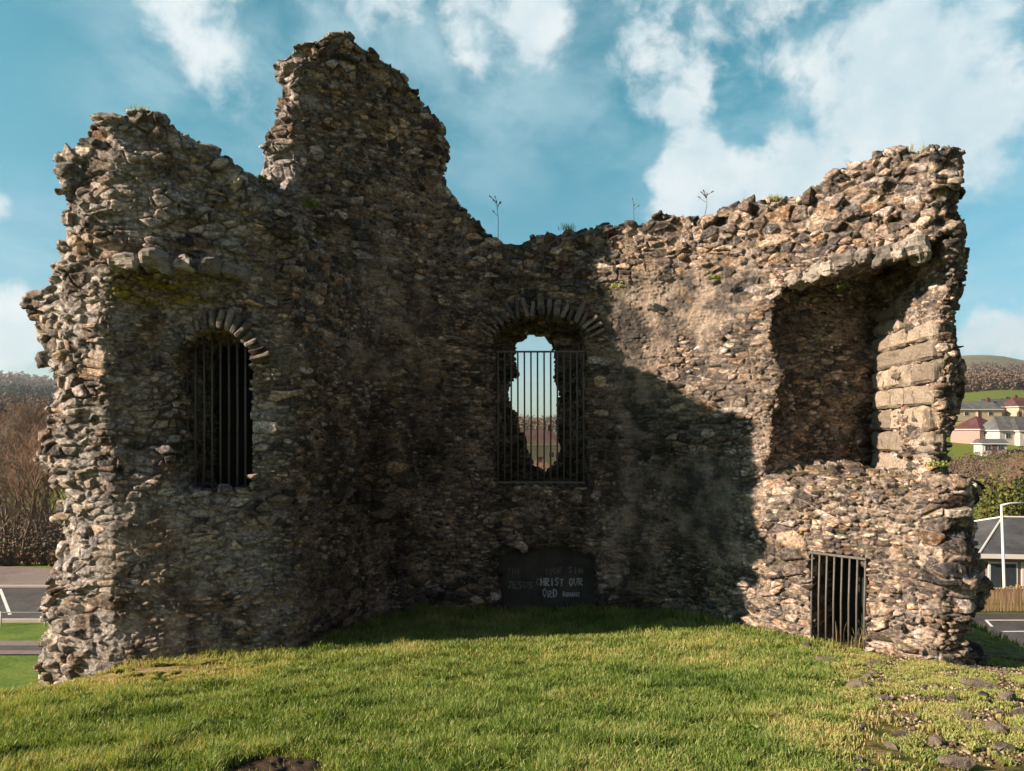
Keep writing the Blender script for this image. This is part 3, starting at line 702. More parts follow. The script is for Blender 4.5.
def blades(name, x, y, z, h, wd, tone, rng, mat, lean=.5):
    n = len(x); a = rng.uniform(0, 2 * np.pi, n); la = rng.uniform(0, 2 * np.pi, n); ln = h * lean * rng.uniform(.1, 1.0, n)
    cx_, sx_ = np.cos(a) * wd, np.sin(a) * wd; lx, ly = np.cos(la) * ln, np.sin(la) * ln
    v = np.empty((n, 5, 3), np.float32)
    for k, (f, ww) in enumerate(((0, 1), (.55, .8))):
        zz_ = z + h * (f if f else -.15); bx, by = x + lx * f * f, y + ly * f * f
        v[:, 2 * k] = np.stack([bx - cx_ * ww, by - sx_ * ww, zz_], 1); v[:, 2 * k + 1] = np.stack([bx + cx_ * ww, by + sx_ * ww, zz_], 1)
    v[:, 4] = np.stack([x + lx, y + ly, z + h * np.sqrt(np.clip(1 - (ln / h) ** 2 * .6, .1, 1))], 1)
    b = np.arange(n)[:, None] * 5
    me = mesh_np(name, v.reshape(-1, 3), [b + np.array([[0, 1, 3, 2]]), b + np.array([[2, 3, 4]])], mat)
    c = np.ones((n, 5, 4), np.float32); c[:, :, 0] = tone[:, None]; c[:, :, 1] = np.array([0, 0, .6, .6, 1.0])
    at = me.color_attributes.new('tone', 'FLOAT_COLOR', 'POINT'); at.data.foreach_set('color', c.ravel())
    return link(name, me)
rng = np.random.default_rng(5)
N = 620000
yy = 2.9 * (10.2 / 2.9) ** rng.uniform(0, 1, N) ; xx = rng.uniform(-1, 1, N) * (yy * .78 + 1.3)
keep = (plan_distance(xx.astype(np.float32), yy.astype(np.float32)) > -0.02) & (yy < 9.6)
xx, yy = xx[keep], yy[keep]
b = bare_mask(xx, yy); keep = rng.uniform(0, 1, len(xx)) > np.clip(b * 1.32, 0, .985)
xx, yy, b = xx[keep], yy[keep], b[keep]
p3 = np.stack([xx, yy, 0 * xx], 1)
big = fbm(p3, .9, 3, 71); mid = fbm(p3, 3.2, 2, 72)
tuft = smooth(fbm(p3, 5.5, 2, 73), .05, .5)
zz_ = ground_z(xx, yy) + np.exp(-((xx ** 2 + (yy - 5) ** 2) / 400)) * .03 * fbm(p3, 1.1, 3, 8)
wall_d = plan_distance(xx.astype(np.float32), yy.astype(np.float32))
straw = np.exp(-(((xx + 2.9) / 1.0) ** 2 + ((yy - 6.1) / .7) ** 2)) + .8 * smooth(xx - (2.75 - .45 * (6.8 - yy)) + .3 * mid, -.3, .4)
hgt = (1 - .45 * np.clip(straw, 0, 1)) * (.036 + .026 * rng.uniform(0, 1, len(xx)) + .035 * tuft + .02 * mid) * (1 - .55 * b)
hgt *= 1 + .5 * smooth(-wall_d, -.45, -.05) * (rng.uniform(0, 1, len(xx)) > .5)
hgt = np.clip(hgt, .015, .16)
tone = np.clip(.55 + .24 * straw * (.4 + rng.uniform(0, 1, len(xx))) + .26 * big + .22 * mid + rng.normal(0, .15, len(xx)) + .15 * b - .08 * tuft + (rng.uniform(0, 1, len(xx)) > .95) * .4, 0, 1)
wdt = (.0022 + .0007 * yy / 3) * rng.uniform(.7, 1.3, len(xx))
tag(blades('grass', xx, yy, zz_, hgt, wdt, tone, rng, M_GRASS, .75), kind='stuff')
# moss and cropped turf between the stones of the thin places
N = 900000
xx = np.concatenate([rng.uniform(2.0, 5.6, N // 2), rng.uniform(-3.9, -1.6, N // 2)]); yy = np.concatenate([rng.uniform(3.6, 7.9, N // 2), rng.uniform(5.4, 7.0, N // 2)])
b = bare_mask(xx, yy); p3 = np.stack([xx, yy, 0 * xx], 1); mo = fbm(p3, 3.0, 3, 81); m2 = fbm(p3, 11.0, 2, 82)
keep = (b > .3) & (mo > np.where(xx < 0, .22, -.06)) & (m2 > -.25) & (plan_distance(xx.astype(np.float32), yy.astype(np.float32)) > 0.0) & (xx < yy * .8 + 1)
xx, yy, mo, m2 = xx[keep], yy[keep], mo[keep], m2[keep]
zz_ = ground_z(xx, yy) + np.exp(-((xx ** 2 + (yy - 5) ** 2) / 400)) * .03 * fbm(np.stack([xx, yy, 0 * xx], 1), 1.1, 3, 8)
tag(blades('moss', xx, yy, zz_, (.014 + .03 * np.clip(m2 + .3, 0, 1)) * rng.uniform(.5, 1.3, len(xx)), .0035 * rng.uniform(.7, 1.4, len(xx)), np.clip(.74 + .25 * mo + rng.normal(0, .12, len(xx)), 0, 1), rng, M_GRASS, 1.1), kind='stuff')
# stone chips and crumbs of earth on the bare ground
N = 60000
xx = np.concatenate([rng.uniform(2.2, 5.4, N // 2), rng.uniform(-3.9, -1.8, N // 2)]); yy = np.concatenate([rng.uniform(3.6, 7.8, N // 2), rng.uniform(5.3, 7.0, N // 2)])
keep = (bare_mask(xx, yy) > .55) & (plan_distance(xx.astype(np.float32), yy.astype(np.float32)) > 0.0) & (xx < yy * .8 + 1); xx, yy = xx[keep][:16000], yy[keep][:16000]
zz_ = ground_z(xx, yy) + np.exp(-((xx ** 2 + (yy - 5) ** 2) / 400)) * .03 * fbm(np.stack([xx, yy, 0 * xx], 1), 1.1, 3, 8)
oc = np.array([[1, 0, 0], [-1, 0, 0], [0, 1, 0], [0, -1, 0], [0, 0, .7], [0, 0, -.7]], np.float32); n_ = len(xx)
v = (oc[None] * (.5 + rng.uniform(0, 1, (n_, 6, 1)))) * (.004 + .016 * rng.uniform(0, 1, n_) ** 4)[:, None, None]
an = rng.uniform(0, 6.28, n_); ca, sa = np.cos(an)[:, None], np.sin(an)[:, None]
v = np.stack([v[:, :, 0] * ca - v[:, :, 1] * sa + xx[:, None], v[:, :, 0] * sa + v[:, :, 1] * ca + yy[:, None], v[:, :, 2] + zz_[:, None] + .004], 2)
of = np.array([[0, 2, 4], [2, 1, 4], [1, 3, 4], [3, 0, 4], [2, 0, 5], [1, 2, 5], [3, 1, 5], [0, 3, 5]])
cm, ct = new_mat('stone_chips'); rnd = ct.new('ShaderNodeNewGeometry').outputs['Random Per Island']
finish(ct, ct.ramp(rnd, [(0, (.06, .045, .03)), (.5, (.16, .12, .08)), (1, (.40, .34, .27))]), .95, spec=.1)
tag(link('gravel', mesh_np('gravel', v.reshape(-1, 3), [(np.arange(n_)[:, None, None] * 6 + of[None]).reshape(-1, 3)], cm)), kind='stuff')
# coarser grass down the sides of the mound
N = 260000
xx = rng.uniform(-26, 26, N); yy = rng.uniform(4, 30, N)
px_ = CX + F * xx / yy
ok = ((px_ < 75) | (px_ > 930)) & (np.abs(xx) > np.maximum(3.3, yy * .78 + 1.2 - 6 * (yy > 10))) & (plan_distance(xx.astype(np.float32), yy.astype(np.float32)) > .05) & (np.hypot(np.abs(xx) - 4.5, np.maximum(yy - 10.8, 0)) < 10.5)
xx, yy = xx[ok], yy[ok]
p3 = np.stack([xx, yy, 0 * xx], 1)
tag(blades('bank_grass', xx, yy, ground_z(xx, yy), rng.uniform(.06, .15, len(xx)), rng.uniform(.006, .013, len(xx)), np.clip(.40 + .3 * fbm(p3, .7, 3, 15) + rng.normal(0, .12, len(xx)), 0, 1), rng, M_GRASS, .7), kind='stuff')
# bare soil hole near the camera
M_SOIL = plain('soil', (.055, .036, .025), 1.0, .6, 18, .8, dist=.03)
def soil():
    n, r = 40, 24; v = []; 
    for j in range(r + 1):
        for i in range(n):
            a = 2 * math.pi * i / n; q = j / r * 1.15; wob = 1 + .18 * math.sin(3 * a + 1) + .1 * math.sin(7 * a)
            v.append((-1.10 + .24 * q * wob * math.cos(a), 3.50 + .15 * q * wob * math.sin(a), 0))
    v = np.array(v); z = ground_z(v[:, 0], v[:, 1]) + .03 * fbm(v, 1.1, 3, 8); q = np.repeat(np.arange(r + 1) / r, n)
    z += .022 * (1 - q ** 3) * (0.55 + 1.3 * fbm(v, 22, 3, 4)) + .004 - .02 * (q == 1); v[:, 2] = z
    f = [(j * n + i, j * n + (i + 1) % n, (j + 1) * n + (i + 1) % n, (j + 1) * n + i) for j in range(r) for i in range(n)]
    o = link('bare_soil', mesh_np('bare_soil', v, [np.array(f)], M_SOIL)); o['kind'] = 'structure'
soil()
# loose stones -------------------------------------------------------------
def rock_mesh(seed, flat=.6):
    R2 = random.Random(seed); bm = bmesh.new(); bmesh.ops.create_icosphere(bm, subdivisions=4, radius=1.0)
    me = bpy.data.meshes.new('rock'); bm.to_mesh(me); bm.free()
    n = len(me.vertices); p = np.empty(n * 3, np.float32); me.vertices.foreach_get('co', p); p = p.reshape(-1, 3)
    for _ in range(11):        # broken faces
        d_ = Vector((R2.gauss(0, 1), R2.gauss(0, 1), R2.gauss(0, 1) * .8)).normalized(); k = R2.uniform(.48, .78); d_ = np.array(d_, np.float32)
        over = np.maximum(p @ d_ - k, 0); p = p - over[:, None] * d_ * .95
    p *= np.array([1.15, .9, flat], np.float32)
    p += .07 * np.stack([fbm(p + seed, 2.5, 3, 1), fbm(p + seed, 2.5, 3, 2), fbm(p + seed, 2.5, 3, 3)], 1).astype(np.float32)
    me.vertices.foreach_set('co', p.ravel().astype(np.float32)); me.update(); return me
def rock_material(name, c0, c1):
    m, t = new_mat(name); o = objc(t); n1 = t.noise(o, 1.6, 6, .65); n2 = t.noise(o, 9, 6, .7)
    col = t.mix(t.remap(n1, .4, .6), c0, c1); col = t.scale(col, t.remap(n2, .3, .7, .55, 1.4, False))
    col = t.mix(t.math('MULTIPLY', t.remap(t.noise(o, 3, 5, .7), .56, .64), .6), col, (.16, .14, .035))
    finish(t, col, .92, n2, .8, .3, spec=.2); return m
M_ROCK = [rock_material('pale_rock', (.30, .25, .20), (.42, .37, .32)), rock_material('grey_rock', (.13, .12, .11), (.24, .22, .20)), rock_material('dark_rock', (.055, .055, .055), (.12, .115, .11))]
ROCKS = [rock_mesh(s, f) for s, f in ((1, .55), (2, .7), (3, .4), (4, .8), (5, .5))]
GR = 'loose stones on the grass at the foot of the ruin'
stones_list = [  # px, py, width px, mesh, material, label
 (858, 690, 22, 0, 0, 'largest pale pinkish stone lying where long grass meets the stony bank'),
 (872, 689, 12, 1, 1, 'grey stone touching the largest pale stone on the stony bank'),
 (944, 719, 12, 1, 0, 'small rounded pale stone alone in the moss of the stony bank'),
 (965, 721, 17, 3, 0, 'upright pale stone with a dark broken side on the stony bank'),
 (971, 733, 13, 0, 0, None), (998, 735, 22, 1, 0, 'broad pale block half sunk in moss near the bottom right corner'),
 (984, 690, 32, 2, 0, 'long flat pale slab below the dark boulders of the right wall end'),
 (986, 700, 17, 0, 2, 'dark hollow looking stone just under the long flat slab'),
 (954, 702, 14, 3, 1, None), (947, 695, 12, 1, 1, None), (1011, 703, 20, 1, 0, 'pale squarish stone at the right edge beside the kerb'),
 (1021, 717, 16, 3, 1, 'grey upright stone at the frame edge below the squarish stone'), (962, 768, 34, 2, 0, 'wide flat pinkish slab at the bottom edge of the stony bank'),
 (886, 701, 16, 2, 0, None), (877, 667, 20, 2, 0, 'yellowish flat stone in the turf just below the barred gateway'), (872, 676, 13, 2, 0, None), (906, 737, 16, 2, 1, None),
 (1009, 751, 18, 0, 1, 'brownish stone in the bottom right corner below the broad block'), (1020, 734, 13, 1, 0, None), (830, 664, 22, 2, 0, 'thin pale flat stone in the turf left of the gateway foot'),
 (846, 668, 14, 2, 0, None), (925, 690, 9, 1, 1, None), (933, 708, 8, 0, 1, None), (915, 676, 9, 2, 0, None), (1000, 712, 10, 2, 0, None), (980, 745, 10, 0, 1, None), (940, 745, 9, 1, 0, None), (897, 722, 8, 0, 1, None),
 (237, 622, 20, 3, 1, 'grey rounded boulder standing against the foot of the left pier'),
 (190, 652, 20, 2, 0, 'flat cream stone bedded in the worn soil below the left window'), (208, 649, 18, 2, 0, None), (172, 655, 16, 2, 0, None), (203, 656, 14, 2, 0, None), (183, 646, 11, 2, 0, None), (160, 660, 12, 2, 1, None),
 (972, 655, 26, 3, 2, 'largest dark boulder slumped against the broken right wall end'), (960, 660, 20, 1, 2, 'dark boulder tucked left of the largest dark boulder'), (984, 664, 16, 0, 2, 'dark boulder at the outer foot of the right wall end'), (976, 672, 12, 1, 2, None),
 (808, 648, 14, 0, 1, None), (272, 634, 9, 0, 1, None), (70, 668, 16, 1, 1, None), (55, 676, 18, 3, 0, None), (82, 662, 12, 0, 1, None)]
for i, (px, py, wpx, mi, ma, lb) in enumerate(stones_list):
    g = on_ground(px, py); s_ = wpx / F * g.y / 2
    me = ROCKS[mi]
    key = (mi, ma)
    me2 = bpy.data.meshes.get(f'stone_{mi}_{ma}')
    if me2 is None: me2 = me.copy(); me2.name = f'stone_{mi}_{ma}'; me2.materials.append(M_ROCK[ma])
    o = link('loose_stone', me2); o.location = g + Vector((0, s_ * .4, s_ * (.15 if mi == 2 else .25))); o.scale = (s_, s_, s_); R2 = random.Random(i); o.rotation_euler = (R2.uniform(-.2, .2), R2.uniform(-.25, .25), R2.uniform(0, 6.28) if mi != 2 else R2.uniform(-.4, .4))
    side = 'on the stony bank right of the gateway' if px > 700 else 'near the foot of the left pier'
    kind_ = ['small pale stone lying ', 'small grey stone lying ', 'small dark stone lying '][ma]
    tag(o, lb or kind_ + side, 'stone', GR)
rs = random.Random(91); made = 0
while made < 70:
    px, py = rs.uniform(850, 1060), rs.uniform(655, 790); g = on_ground(px, py)
    if bare_mask(np.array([g.x]), np.array([g.y]))[0] < .45 or plan_distance(np.array([g.x], np.float32), np.array([g.y], np.float32))[0] < .05: continue
    ma = rs.choice([0, 0, 1, 1, 2]); mi = rs.randrange(5); s_ = rs.choice([.012, .018, .025, .035]) * rs.uniform(.8, 1.3)
    me2 = bpy.data.meshes.get(f'stone_{mi}_{ma}')
    if me2 is None: me2 = ROCKS[mi].copy(); me2.name = f'stone_{mi}_{ma}'; me2.materials.append(M_ROCK[ma])
    o = link('loose_stone', me2); o.location = g + Vector((0, 0, s_ * .2)); o.scale = (s_, s_, s_); o.rotation_euler = (rs.uniform(-.3, .3), rs.uniform(-.3, .3), rs.uniform(0, 6.28))
    tag(o, ['small pale stone lying ', 'small grey stone lying ', 'small dark stone lying '][ma] + 'on the stony bank right of the gateway', 'stone', GR); made += 1
# leafy plants and dry stalks -----------------------------------------------
def leaf_clump(name, c, r, n, tone, seed, leaf=.03):
    rr = np.random.default_rng(seed); u = rr.normal(0, 1, (n, 3)); u /= np.linalg.norm(u, axis=1)[:, None]; u[:, 2] = np.abs(u[:, 2])
    q = u * (rr.uniform(.2, 1, n) ** .6)[:, None] * np.array(r) + np.array(c)
    d1 = rr.normal(0, 1, (n, 3)); d1 /= np.linalg.norm(d1, axis=1)[:, None]; d2 = np.cross(d1, rr.normal(0, 1, (n, 3))); d2 /= np.linalg.norm(d2, axis=1)[:, None]
    l = leaf * rr.uniform(.5, 1.2, n)[:, None]
    v = np.stack([q - d1 * l, q + d2 * l * .4, q + d1 * l, q - d2 * l * .4], 1)
    me = mesh_np(name, v.reshape(-1, 3), [np.arange(n * 4).reshape(n, 4)], M_GRASS)
    cc = np.ones((n, 4, 4), np.float32); cc[:, :, 0] = np.clip(tone + rr.normal(0, .1, n), 0, 1)[:, None]; cc[:, :, 1] = rr.uniform(0, 1, n)[:, None]
    me.color_attributes.new('tone', 'FLOAT_COLOR', 'POINT').data.foreach_set('color', cc.ravel()); return link(name, me)
g = on_ground(143, 634); tag(leaf_clump('leafy_plant', g, (.10, .09, .16), 260, .42, 1), 'bright green leafy plant growing at the foot of the left pier', 'plant')
g = on_ground(112, 656); tag(leaf_clump('leafy_plant', g, (.26, .15, .15), 520, .50, 2), 'wide low green leafy plant on the bank below the left pier', 'plant')
g = on_ground(150, 640); tag(leaf_clump('leafy_plant', g + Vector((.25, .0, 0)), (.16, .08, .06), 200, .55, 3), 'flat yellow green plant creeping beside the worn stones', 'plant')
def wall_tuft(px, py, D, r, tone, seed, label): tag(leaf_clump('wall_plant', P(px, py, D), r, 130, tone, seed, .022), label, 'plant', 'small plants growing in the wall joints')
wall_tuft(310, 205, 7.95, (.10, .08, .07), .45, 4, 'small green plant rooted in the tall middle tower face')
wall_tuft(262, 180, 7.95, (.07, .05, .06), .65, 5, 'small yellow green tuft on the lit left edge of the tall tower')
wall_tuft(618, 288, 8.90, (.12, .06, .05), .75, 6, 'pale yellow tuft on the ledge right of the central arch')
wall_tuft(715, 279, 8.5, (.10, .06, .05), .70, 7, 'pale yellow tuft in the sunlit wall above the middle ledge')
wall_tuft(842, 288, 7.95, (.10, .1, .05), .55, 8, 'mossy tuft under the overhang of the big recess')
wall_tuft(938, 466, 6.95, (.13, .08, .05), .68, 9, 'mossy yellow tuft on the broken ledge at the right end')
def tuft_of_blades(name, c, n, h, spread, tone, seed, label, cat, wd=.003):
    rr = np.random.default_rng(seed); x = c[0] + rr.normal(0, spread, n); y = c[1] + rr.normal(0, spread * .6, n)
    tag(blades(name, x, y, np.full(n, c[2]) - .02, h * rr.uniform(.5, 1.1, n), np.full(n, wd), np.clip(tone + rr.normal(0, .06, n), 0, 1), rr, M_GRASS, .6), label, cat)
g = on_ground(893, 650); tuft_of_blades('dry_grass_tuft', (g.x, g.y + .12, g.z), 420, .24, .16, .99, 21, 'dry reddish grass tuft against the wall right of the gateway', 'grass tuft')
tuft_of_blades('dry_grass_tuft', P(918, 149, 7.6), 60, .08, .07, .9, 22, 'short yellow grass tuft on the highest point of the right wall', 'grass tuft')
M_STALK = plain('dry_stalk', (.13, .115, .085), .9, .3)
def weed(px, py0, py1, D, label, heads, seed):
    R2 = random.Random(seed); m = MB(); a = P(px, py0 + 7, D); b = P(px + R2.uniform(-2, 3), py1, D); k = (b - a)
    m.tube([a, a + k * .5 + Vector((R2.uniform(-.02, .02), 0, 0)), b], [.005, .0035, .0025], 5)
    for _ in range(heads):
        s0 = a + k * R2.uniform(.6, .98); t_ = Vector((R2.uniform(-.09, .09), R2.uniform(-.05, .05), R2.uniform(.03, .09)))
        m.tube([s0, s0 + t_], [.004, .003], 4); m.tube([s0 + t_ * .8, s0 + t_ * 1.15], [.008, .006], 5)
    tag(m.build('weed_stalk', M_STALK), label, 'weed', 'dry weeds on top of the wall')
weed(498, 234, 200, 9.6, 'tallest dry weed standing in the dip right of the tall tower', 7, 1)
weed(704, 212, 192, 9.0, 'dry weed with a fanned head on the wall top against white cloud', 7, 2)
weed(634, 214, 202, 9.2, 'short thin dry weed on the wall top at the edge of shade', 3, 3)

for i, (px, py, D, lb) in enumerate([(568, 226, 9.6, 'small dry grass tuft on the notch right of the dip in the wall top'), (775, 197, 8.7, 'small dry grass tuft where the right wall top starts to climb'), (860, 166, 8.0, 'small dry grass tuft on the upper slope of the right wall top'), (140, 109, 7.2, 'small dry grass tuft on the rounded top of the left pier')]):
    tuft_of_blades('dry_grass_tuft', P(px, py + 2, D), 60, .09, .05, .75, 40 + i, lb, 'grass tuft')
rs = random.Random(17)
base = None; made = 0
while made < 26:
    px, py = rs.uniform(60, 960), rs.uniform(662, 765); g = on_ground(px, py)
    if bare_mask(np.array([g.x]), np.array([g.y]))[0] > .5: continue
    if base is None: o = base = leaf_clump('lawn_weed', (0, 0, 0), (.06, .06, .035), 60, .30, 9, .02)
    else: o = base.copy(); C.objects.link(o)
    o.location = g + Vector((0, 0, .02)); k = rs.uniform(.6, 1.2); o.scale = (k, k, k); o.rotation_euler = (0, 0, rs.uniform(0, 6.28))
    tag(o, 'small dark leafy weed growing low among the lawn grass', 'weed', 'low leafy weeds in the lawn'); made += 1
# ------------------------------------------------------------------ valley floor: roads, car park, rails, houses
M_ASPH = plain('asphalt', (.062, .057, .058), .9, .55, .5, .3)
M_PAVE = plain('pavement', (.17, .135, .125), .9, .4, .6)
M_KERB = plain('kerb_concrete', (.42, .39, .36), .85, .15, 4)
M_WHITE = plain('white_line', (.62, .62, .60), .8, .2, 6)
M_PALEP = plain('pale_painted_metal', (.55, .55, .54), .5, .1, 6)
def pt(px, py, dz=0.0, z=PLAIN):
    D = -z * F / (py - HY); return Vector(((px - CX) / F * D, D, z + dz))
def sheet(name, pts, mat, dz):
    m = MB(); m.poly([Vector((p[0], p[1], PLAIN + dz)) for p in pts]); o = m.build(name, mat); o['kind'] = 'structure'
    for v in o.data.vertices: pass
    return o
def strip(name, a, b, wd, mat, dz, h=0.0):
    a, b = Vector((a[0], a[1], 0)), Vector((b[0], b[1], 0)); t = (b - a).normalized(); n = Vector((-t.y, t.x, 0)) * wd / 2
    m = MB(); q = [a - n, b - n, b + n, a + n]
    if h: m.prism([Vector((p.x, p.y, PLAIN - .05)) for p in q], (0, 0, h + .05))
    else: m.poly([Vector((p.x, p.y, PLAIN + dz)) for p in q])
    o = m.build(name, mat); o['kind'] = 'structure'; return o
# left: road, junction lines, verge path
sheet('road', [(-60, 28.9), (-10, 28.9), (-10, 35.2), (-60, 35.2)], M_ASPH, .05)
sheet('side_road', [(-60, 37.5), (-44, 36.8), (-27.2, 35.21), (-19, 35.21), (-21, 38.5), (-26, 40.2), (-60, 44)], M_PAVE, .054)
strip('kerb', (-60, 35.1), (-10, 35.1), .16, M_KERB, 0, .14)
strip('kerb', (-60, 28.9), (-10, 28.9), .16, M_KERB, 0, .12)
strip('road_marking', pt(0, 590), pt(10, 616), .12, M_WHITE, .056)
strip('road_marking', (-40, 32.2), (-22.5, 32.2), .10, M_WHITE, .056)
sheet('verge_path', [(-50, 24.6), (-12, 24.6), (-12, 26.2), (-50, 26.2)], M_PAVE, .045)
sheet('verge_path_asphalt', [(-50, 25.05), (-12, 25.05), (-12, 25.6), (-50, 25.6)], M_ASPH, .05)
rail_fence = empty('knee_rail_fence', (-20, 28.3, PLAIN)); tag(rail_fence, 'low pale metal knee rail along the road left of the ruin', 'rail fence')
m = MB(); m.tube([(-14, 0, .52), (9, 0, .52)], .024, 8); m.build('rail', M_PALEP, rail_fence, True)
post0 = None
for i in range(13):
    if post0 is None: m = MB(); m.tube([(0, 0, -.1), (0, 0, .56)], .03, 8); q = post0 = m.build('post', M_PALEP, rail_fence, True)
    else: q = post0.copy(); C.objects.link(q); q.parent = rail_fence
    q.location = (-13 + i * 1.16 * 1.45, 0, 0)
g = on_ground(41, 683); bol = empty('marker_post', g); tag(bol, 'short dark marker post with a white band at the left wall corner', 'post')
hb = 15 / F * g.y
m = MB(); m.tube([(0, 0, -.05), (0, 0, hb * .92), (0, 0, hb)], [hb * .13, hb * .13, hb * .09], 10); m.build('post', M_DARK, bol)
m = MB(); m.tube([(0, 0, hb * .3), (0, 0, hb * .6)], hb * .145, 10); m.build('band', M_WHITE, bol)
# right: car park
sheet('car_park', [(13.9, 18.0), (60, 18.0), (60, 30.1), (17.2, 30.1), (16.9, 27.5)], M_ASPH, .05)
strip('kerb', pt(968, 633), pt(1060, 716), .22, M_KERB, 0, .13)
strip('pavement', pt(962, 636) + Vector((-.35, -.2, 0)), pt(1050, 722) + Vector((-.35, -.2, 0)), .7, M_PAVE, .04)
for a, b_ in (((992, 648.5), (1090, 648.5)), ((986, 621.5), (1026, 621.5)), ((986, 621.5), (992, 628)), ((1002, 633), (1090, 632)), ((1005, 672), (1090, 672))): strip('bay_line', pt(*a), pt(*b_), .10, M_WHITE, .056)
def wood_mat():
    m, t = new_mat('fence_wood'); o = objc(t); n = t.noise(t.vmath('MULTIPLY', o, (6, 6, .6)), 3, 5, .6)
    col = t.mix(t.remap(n, .35, .65), (.20, .125, .065), (.36, .255, .15)); finish(t, col, .85, n, .4, .01); return m
M_WOOD = wood_mat()
def fence(x0, x1, y, h, label):
    r = empty('timber_fence', (x0, y, PLAIN)); tag(r, label, 'fence'); m = MB(); R2 = random.Random(2); x = 0.0
    while x < x1 - x0:
        m.box((x, -.012, .05), (x + .095, .012, h * R2.uniform(.94, 1.03))); x += .135
    m.build('pales', M_WOOD, r)
    for z in (.3, h * .8): MB().box((0, .015, z), (x1 - x0, .06, z + .09)).build('rail', M_WOOD, r)
    p0 = None
    for i in range(int((x1 - x0) / 2.4) + 1):
        if p0 is None: q = p0 = MB().box((0, .06, -.1), (.1, .16, h * 1.05)).build('post', M_WOOD, r)
        else: q = p0.copy(); C.objects.link(q); q.parent = r
        q.location = (i * 2.4, 0, 0)
fence(16.0, 34.0, 30.4, 1.08, 'brown timber pale fence along the far side of the car park')
lamp = empty('street_lamp', pt(1005.5, 612)); tag(lamp, 'slim pale street lamp post with a short arm standing by the timber fence', 'street lamp')
m = MB(); m.tube([(0, 0, -.1), (-.05, 0, 1.2), (-.17, 0, 4.42)], [.075, .06, .045], 10); m.build('pole', M_PALEP, lamp, True)
m = MB(); m.tube([(-.17, 0, 4.40), (.15, -.02, 4.48), (.95, -.06, 4.52)], [.04, .035, .03], 8); m.build('arm', M_PALEP, lamp, True)
m = MB(); m.box((-.02, -.13, -.05), (.55, .13, .05), bevel=.03); m.bm.transform(Matrix.Translation((.9, -.06, 4.52))); m.build('lamp_head', M_PALEP, lamp)

M_GLASS = plain('window_glass', (.03, .04, .05), .08, .3, 1)
def roof_mat(name, c):
    m, t = new_mat(name); o = objc(t); b = t.new('ShaderNodeTexBrick', i_Vector=t.vmath('ADD', t.vmath('MULTIPLY', o, (1, 1, 1)), (0, 0, 0)), i_Scale=2.5, i_Color1=(*c, 1), i_Color2=(c[0] * .75, c[1] * .75, c[2] * .75, 1), i_Mortar=(c[0] * .5, c[1] * .5, c[2] * .5, 1))
    n = t.noise(o, .8, 5, .6); finish(t, t.scale(b.outputs[0], t.remap(n, .3, .7, .7, 1.3)), .8, b.outputs[1], .4, .03); return m
ROOFS = dict(slate=roof_mat('slate_roof', (.075, .078, .085)), red=roof_mat('red_roof', (.10, .040, .038)), grey=roof_mat('grey_roof', (.11, .115, .12)), brown=roof_mat('brown_roof', (.10, .06, .05)))
WALLS = dict(white=plain('white_render', (.40, .39, .375), .9, .1, .8), pink=plain('pink_render', (.33, .21, .19), .9, .1, .8), cream=plain('cream_render', (.36, .31, .25), .9, .1, .8))
def house(loc, rot, wd, dp, h, rh, roof, wallm, label, hip=.5, chimney=True, over=.35, wins=((-.28, .5), (.25, .5)), group='houses in the valley right of the ruin', trim=False):
    r = empty('house', loc, rot); tag(r, label, 'house', group)
    a, b = wd / 2, dp / 2
    MB().box((-a, -b, -.5), (a, b, h)).build('wall', WALLS[wallm], r)
    ao, bo = a + over, b + over; rid = ao - hip * bo if hip > 0 else ao
    m = MB(); E = [m.bm.verts.new(v) for v in ((-ao, -bo, h), (ao, -bo, h), (ao, bo, h), (-ao, bo, h))]; R1 = [m.bm.verts.new(v) for v in ((-rid, 0, h + rh), (rid, 0, h + rh))]
    for f in ((E[0], E[1], R1[1], R1[0]), (E[2], E[3], R1[0], R1[1]), (E[1], E[2], R1[1]), (E[3], E[0], R1[0]), (E[3], E[2], E[1], E[0])): m.bm.faces.new(f)
    ro = m.build('roof', ROOFS[roof], r)
    m = MB()
    for sx, sy, lx, ly in ((0, -1, ao, .04), (0, 1, ao, .04), (-1, 0, .04, bo), (1, 0, .04, bo)):
        cx_, cy_ = sx * (ao + .03), sy * (bo + .03); m.box((cx_ - lx, cy_ - ly, h - .17), (cx_ + lx, cy_ + ly, h + .02))
    m.build('gutter', M_PALEP, r)
    if trim:
        m = MB()
        for e, q in (((-ao, -bo, h), (-rid, 0, h + rh)), ((ao, -bo, h), (rid, 0, h + rh)), ((-ao, bo, h), (-rid, 0, h + rh)), ((-rid, 0, h + rh), (rid, 0, h + rh))): m.tube([e, q], .05, 6)
        m.build('ridge_tiles', M_PALEP, r)
    if chimney:
        ch = MB().box((-.35, -.3, h + rh * .5), (.35, .3, h + rh + .9)).build('chimney', WALLS['pink'] if roof == 'red' else ROOFS['brown'], r); ch.location = (rid * .8, 0, 0)
        m = MB()
        for k in (-.15, .15): m.tube([(k, 0, h + rh + .9), (k, 0, h + rh + 1.2)], .1, 8)
        m.build('pots', ROOFS['red'], ch)
    for fx, fz in wins:
        wf = MB().box((-.6, -.06, -.6), (.6, .02, .6)).build('window', M_PALEP, r); wf.location = (fx * wd, -b - .01, h * fz + .15)
        MB().box((-.52, -.075, -.52), (-.03, -.06, .52)).box((.03, -.075, -.52), (.52, -.075 + .015, .52)).build('pane', M_GLASS, wf)
    dr = MB().box((-.45, -.08, 0), (.45, .02, 2.0)).build('door', ROOFS['brown'], r); dr.location = (0, -b - .01, .05)
    return r
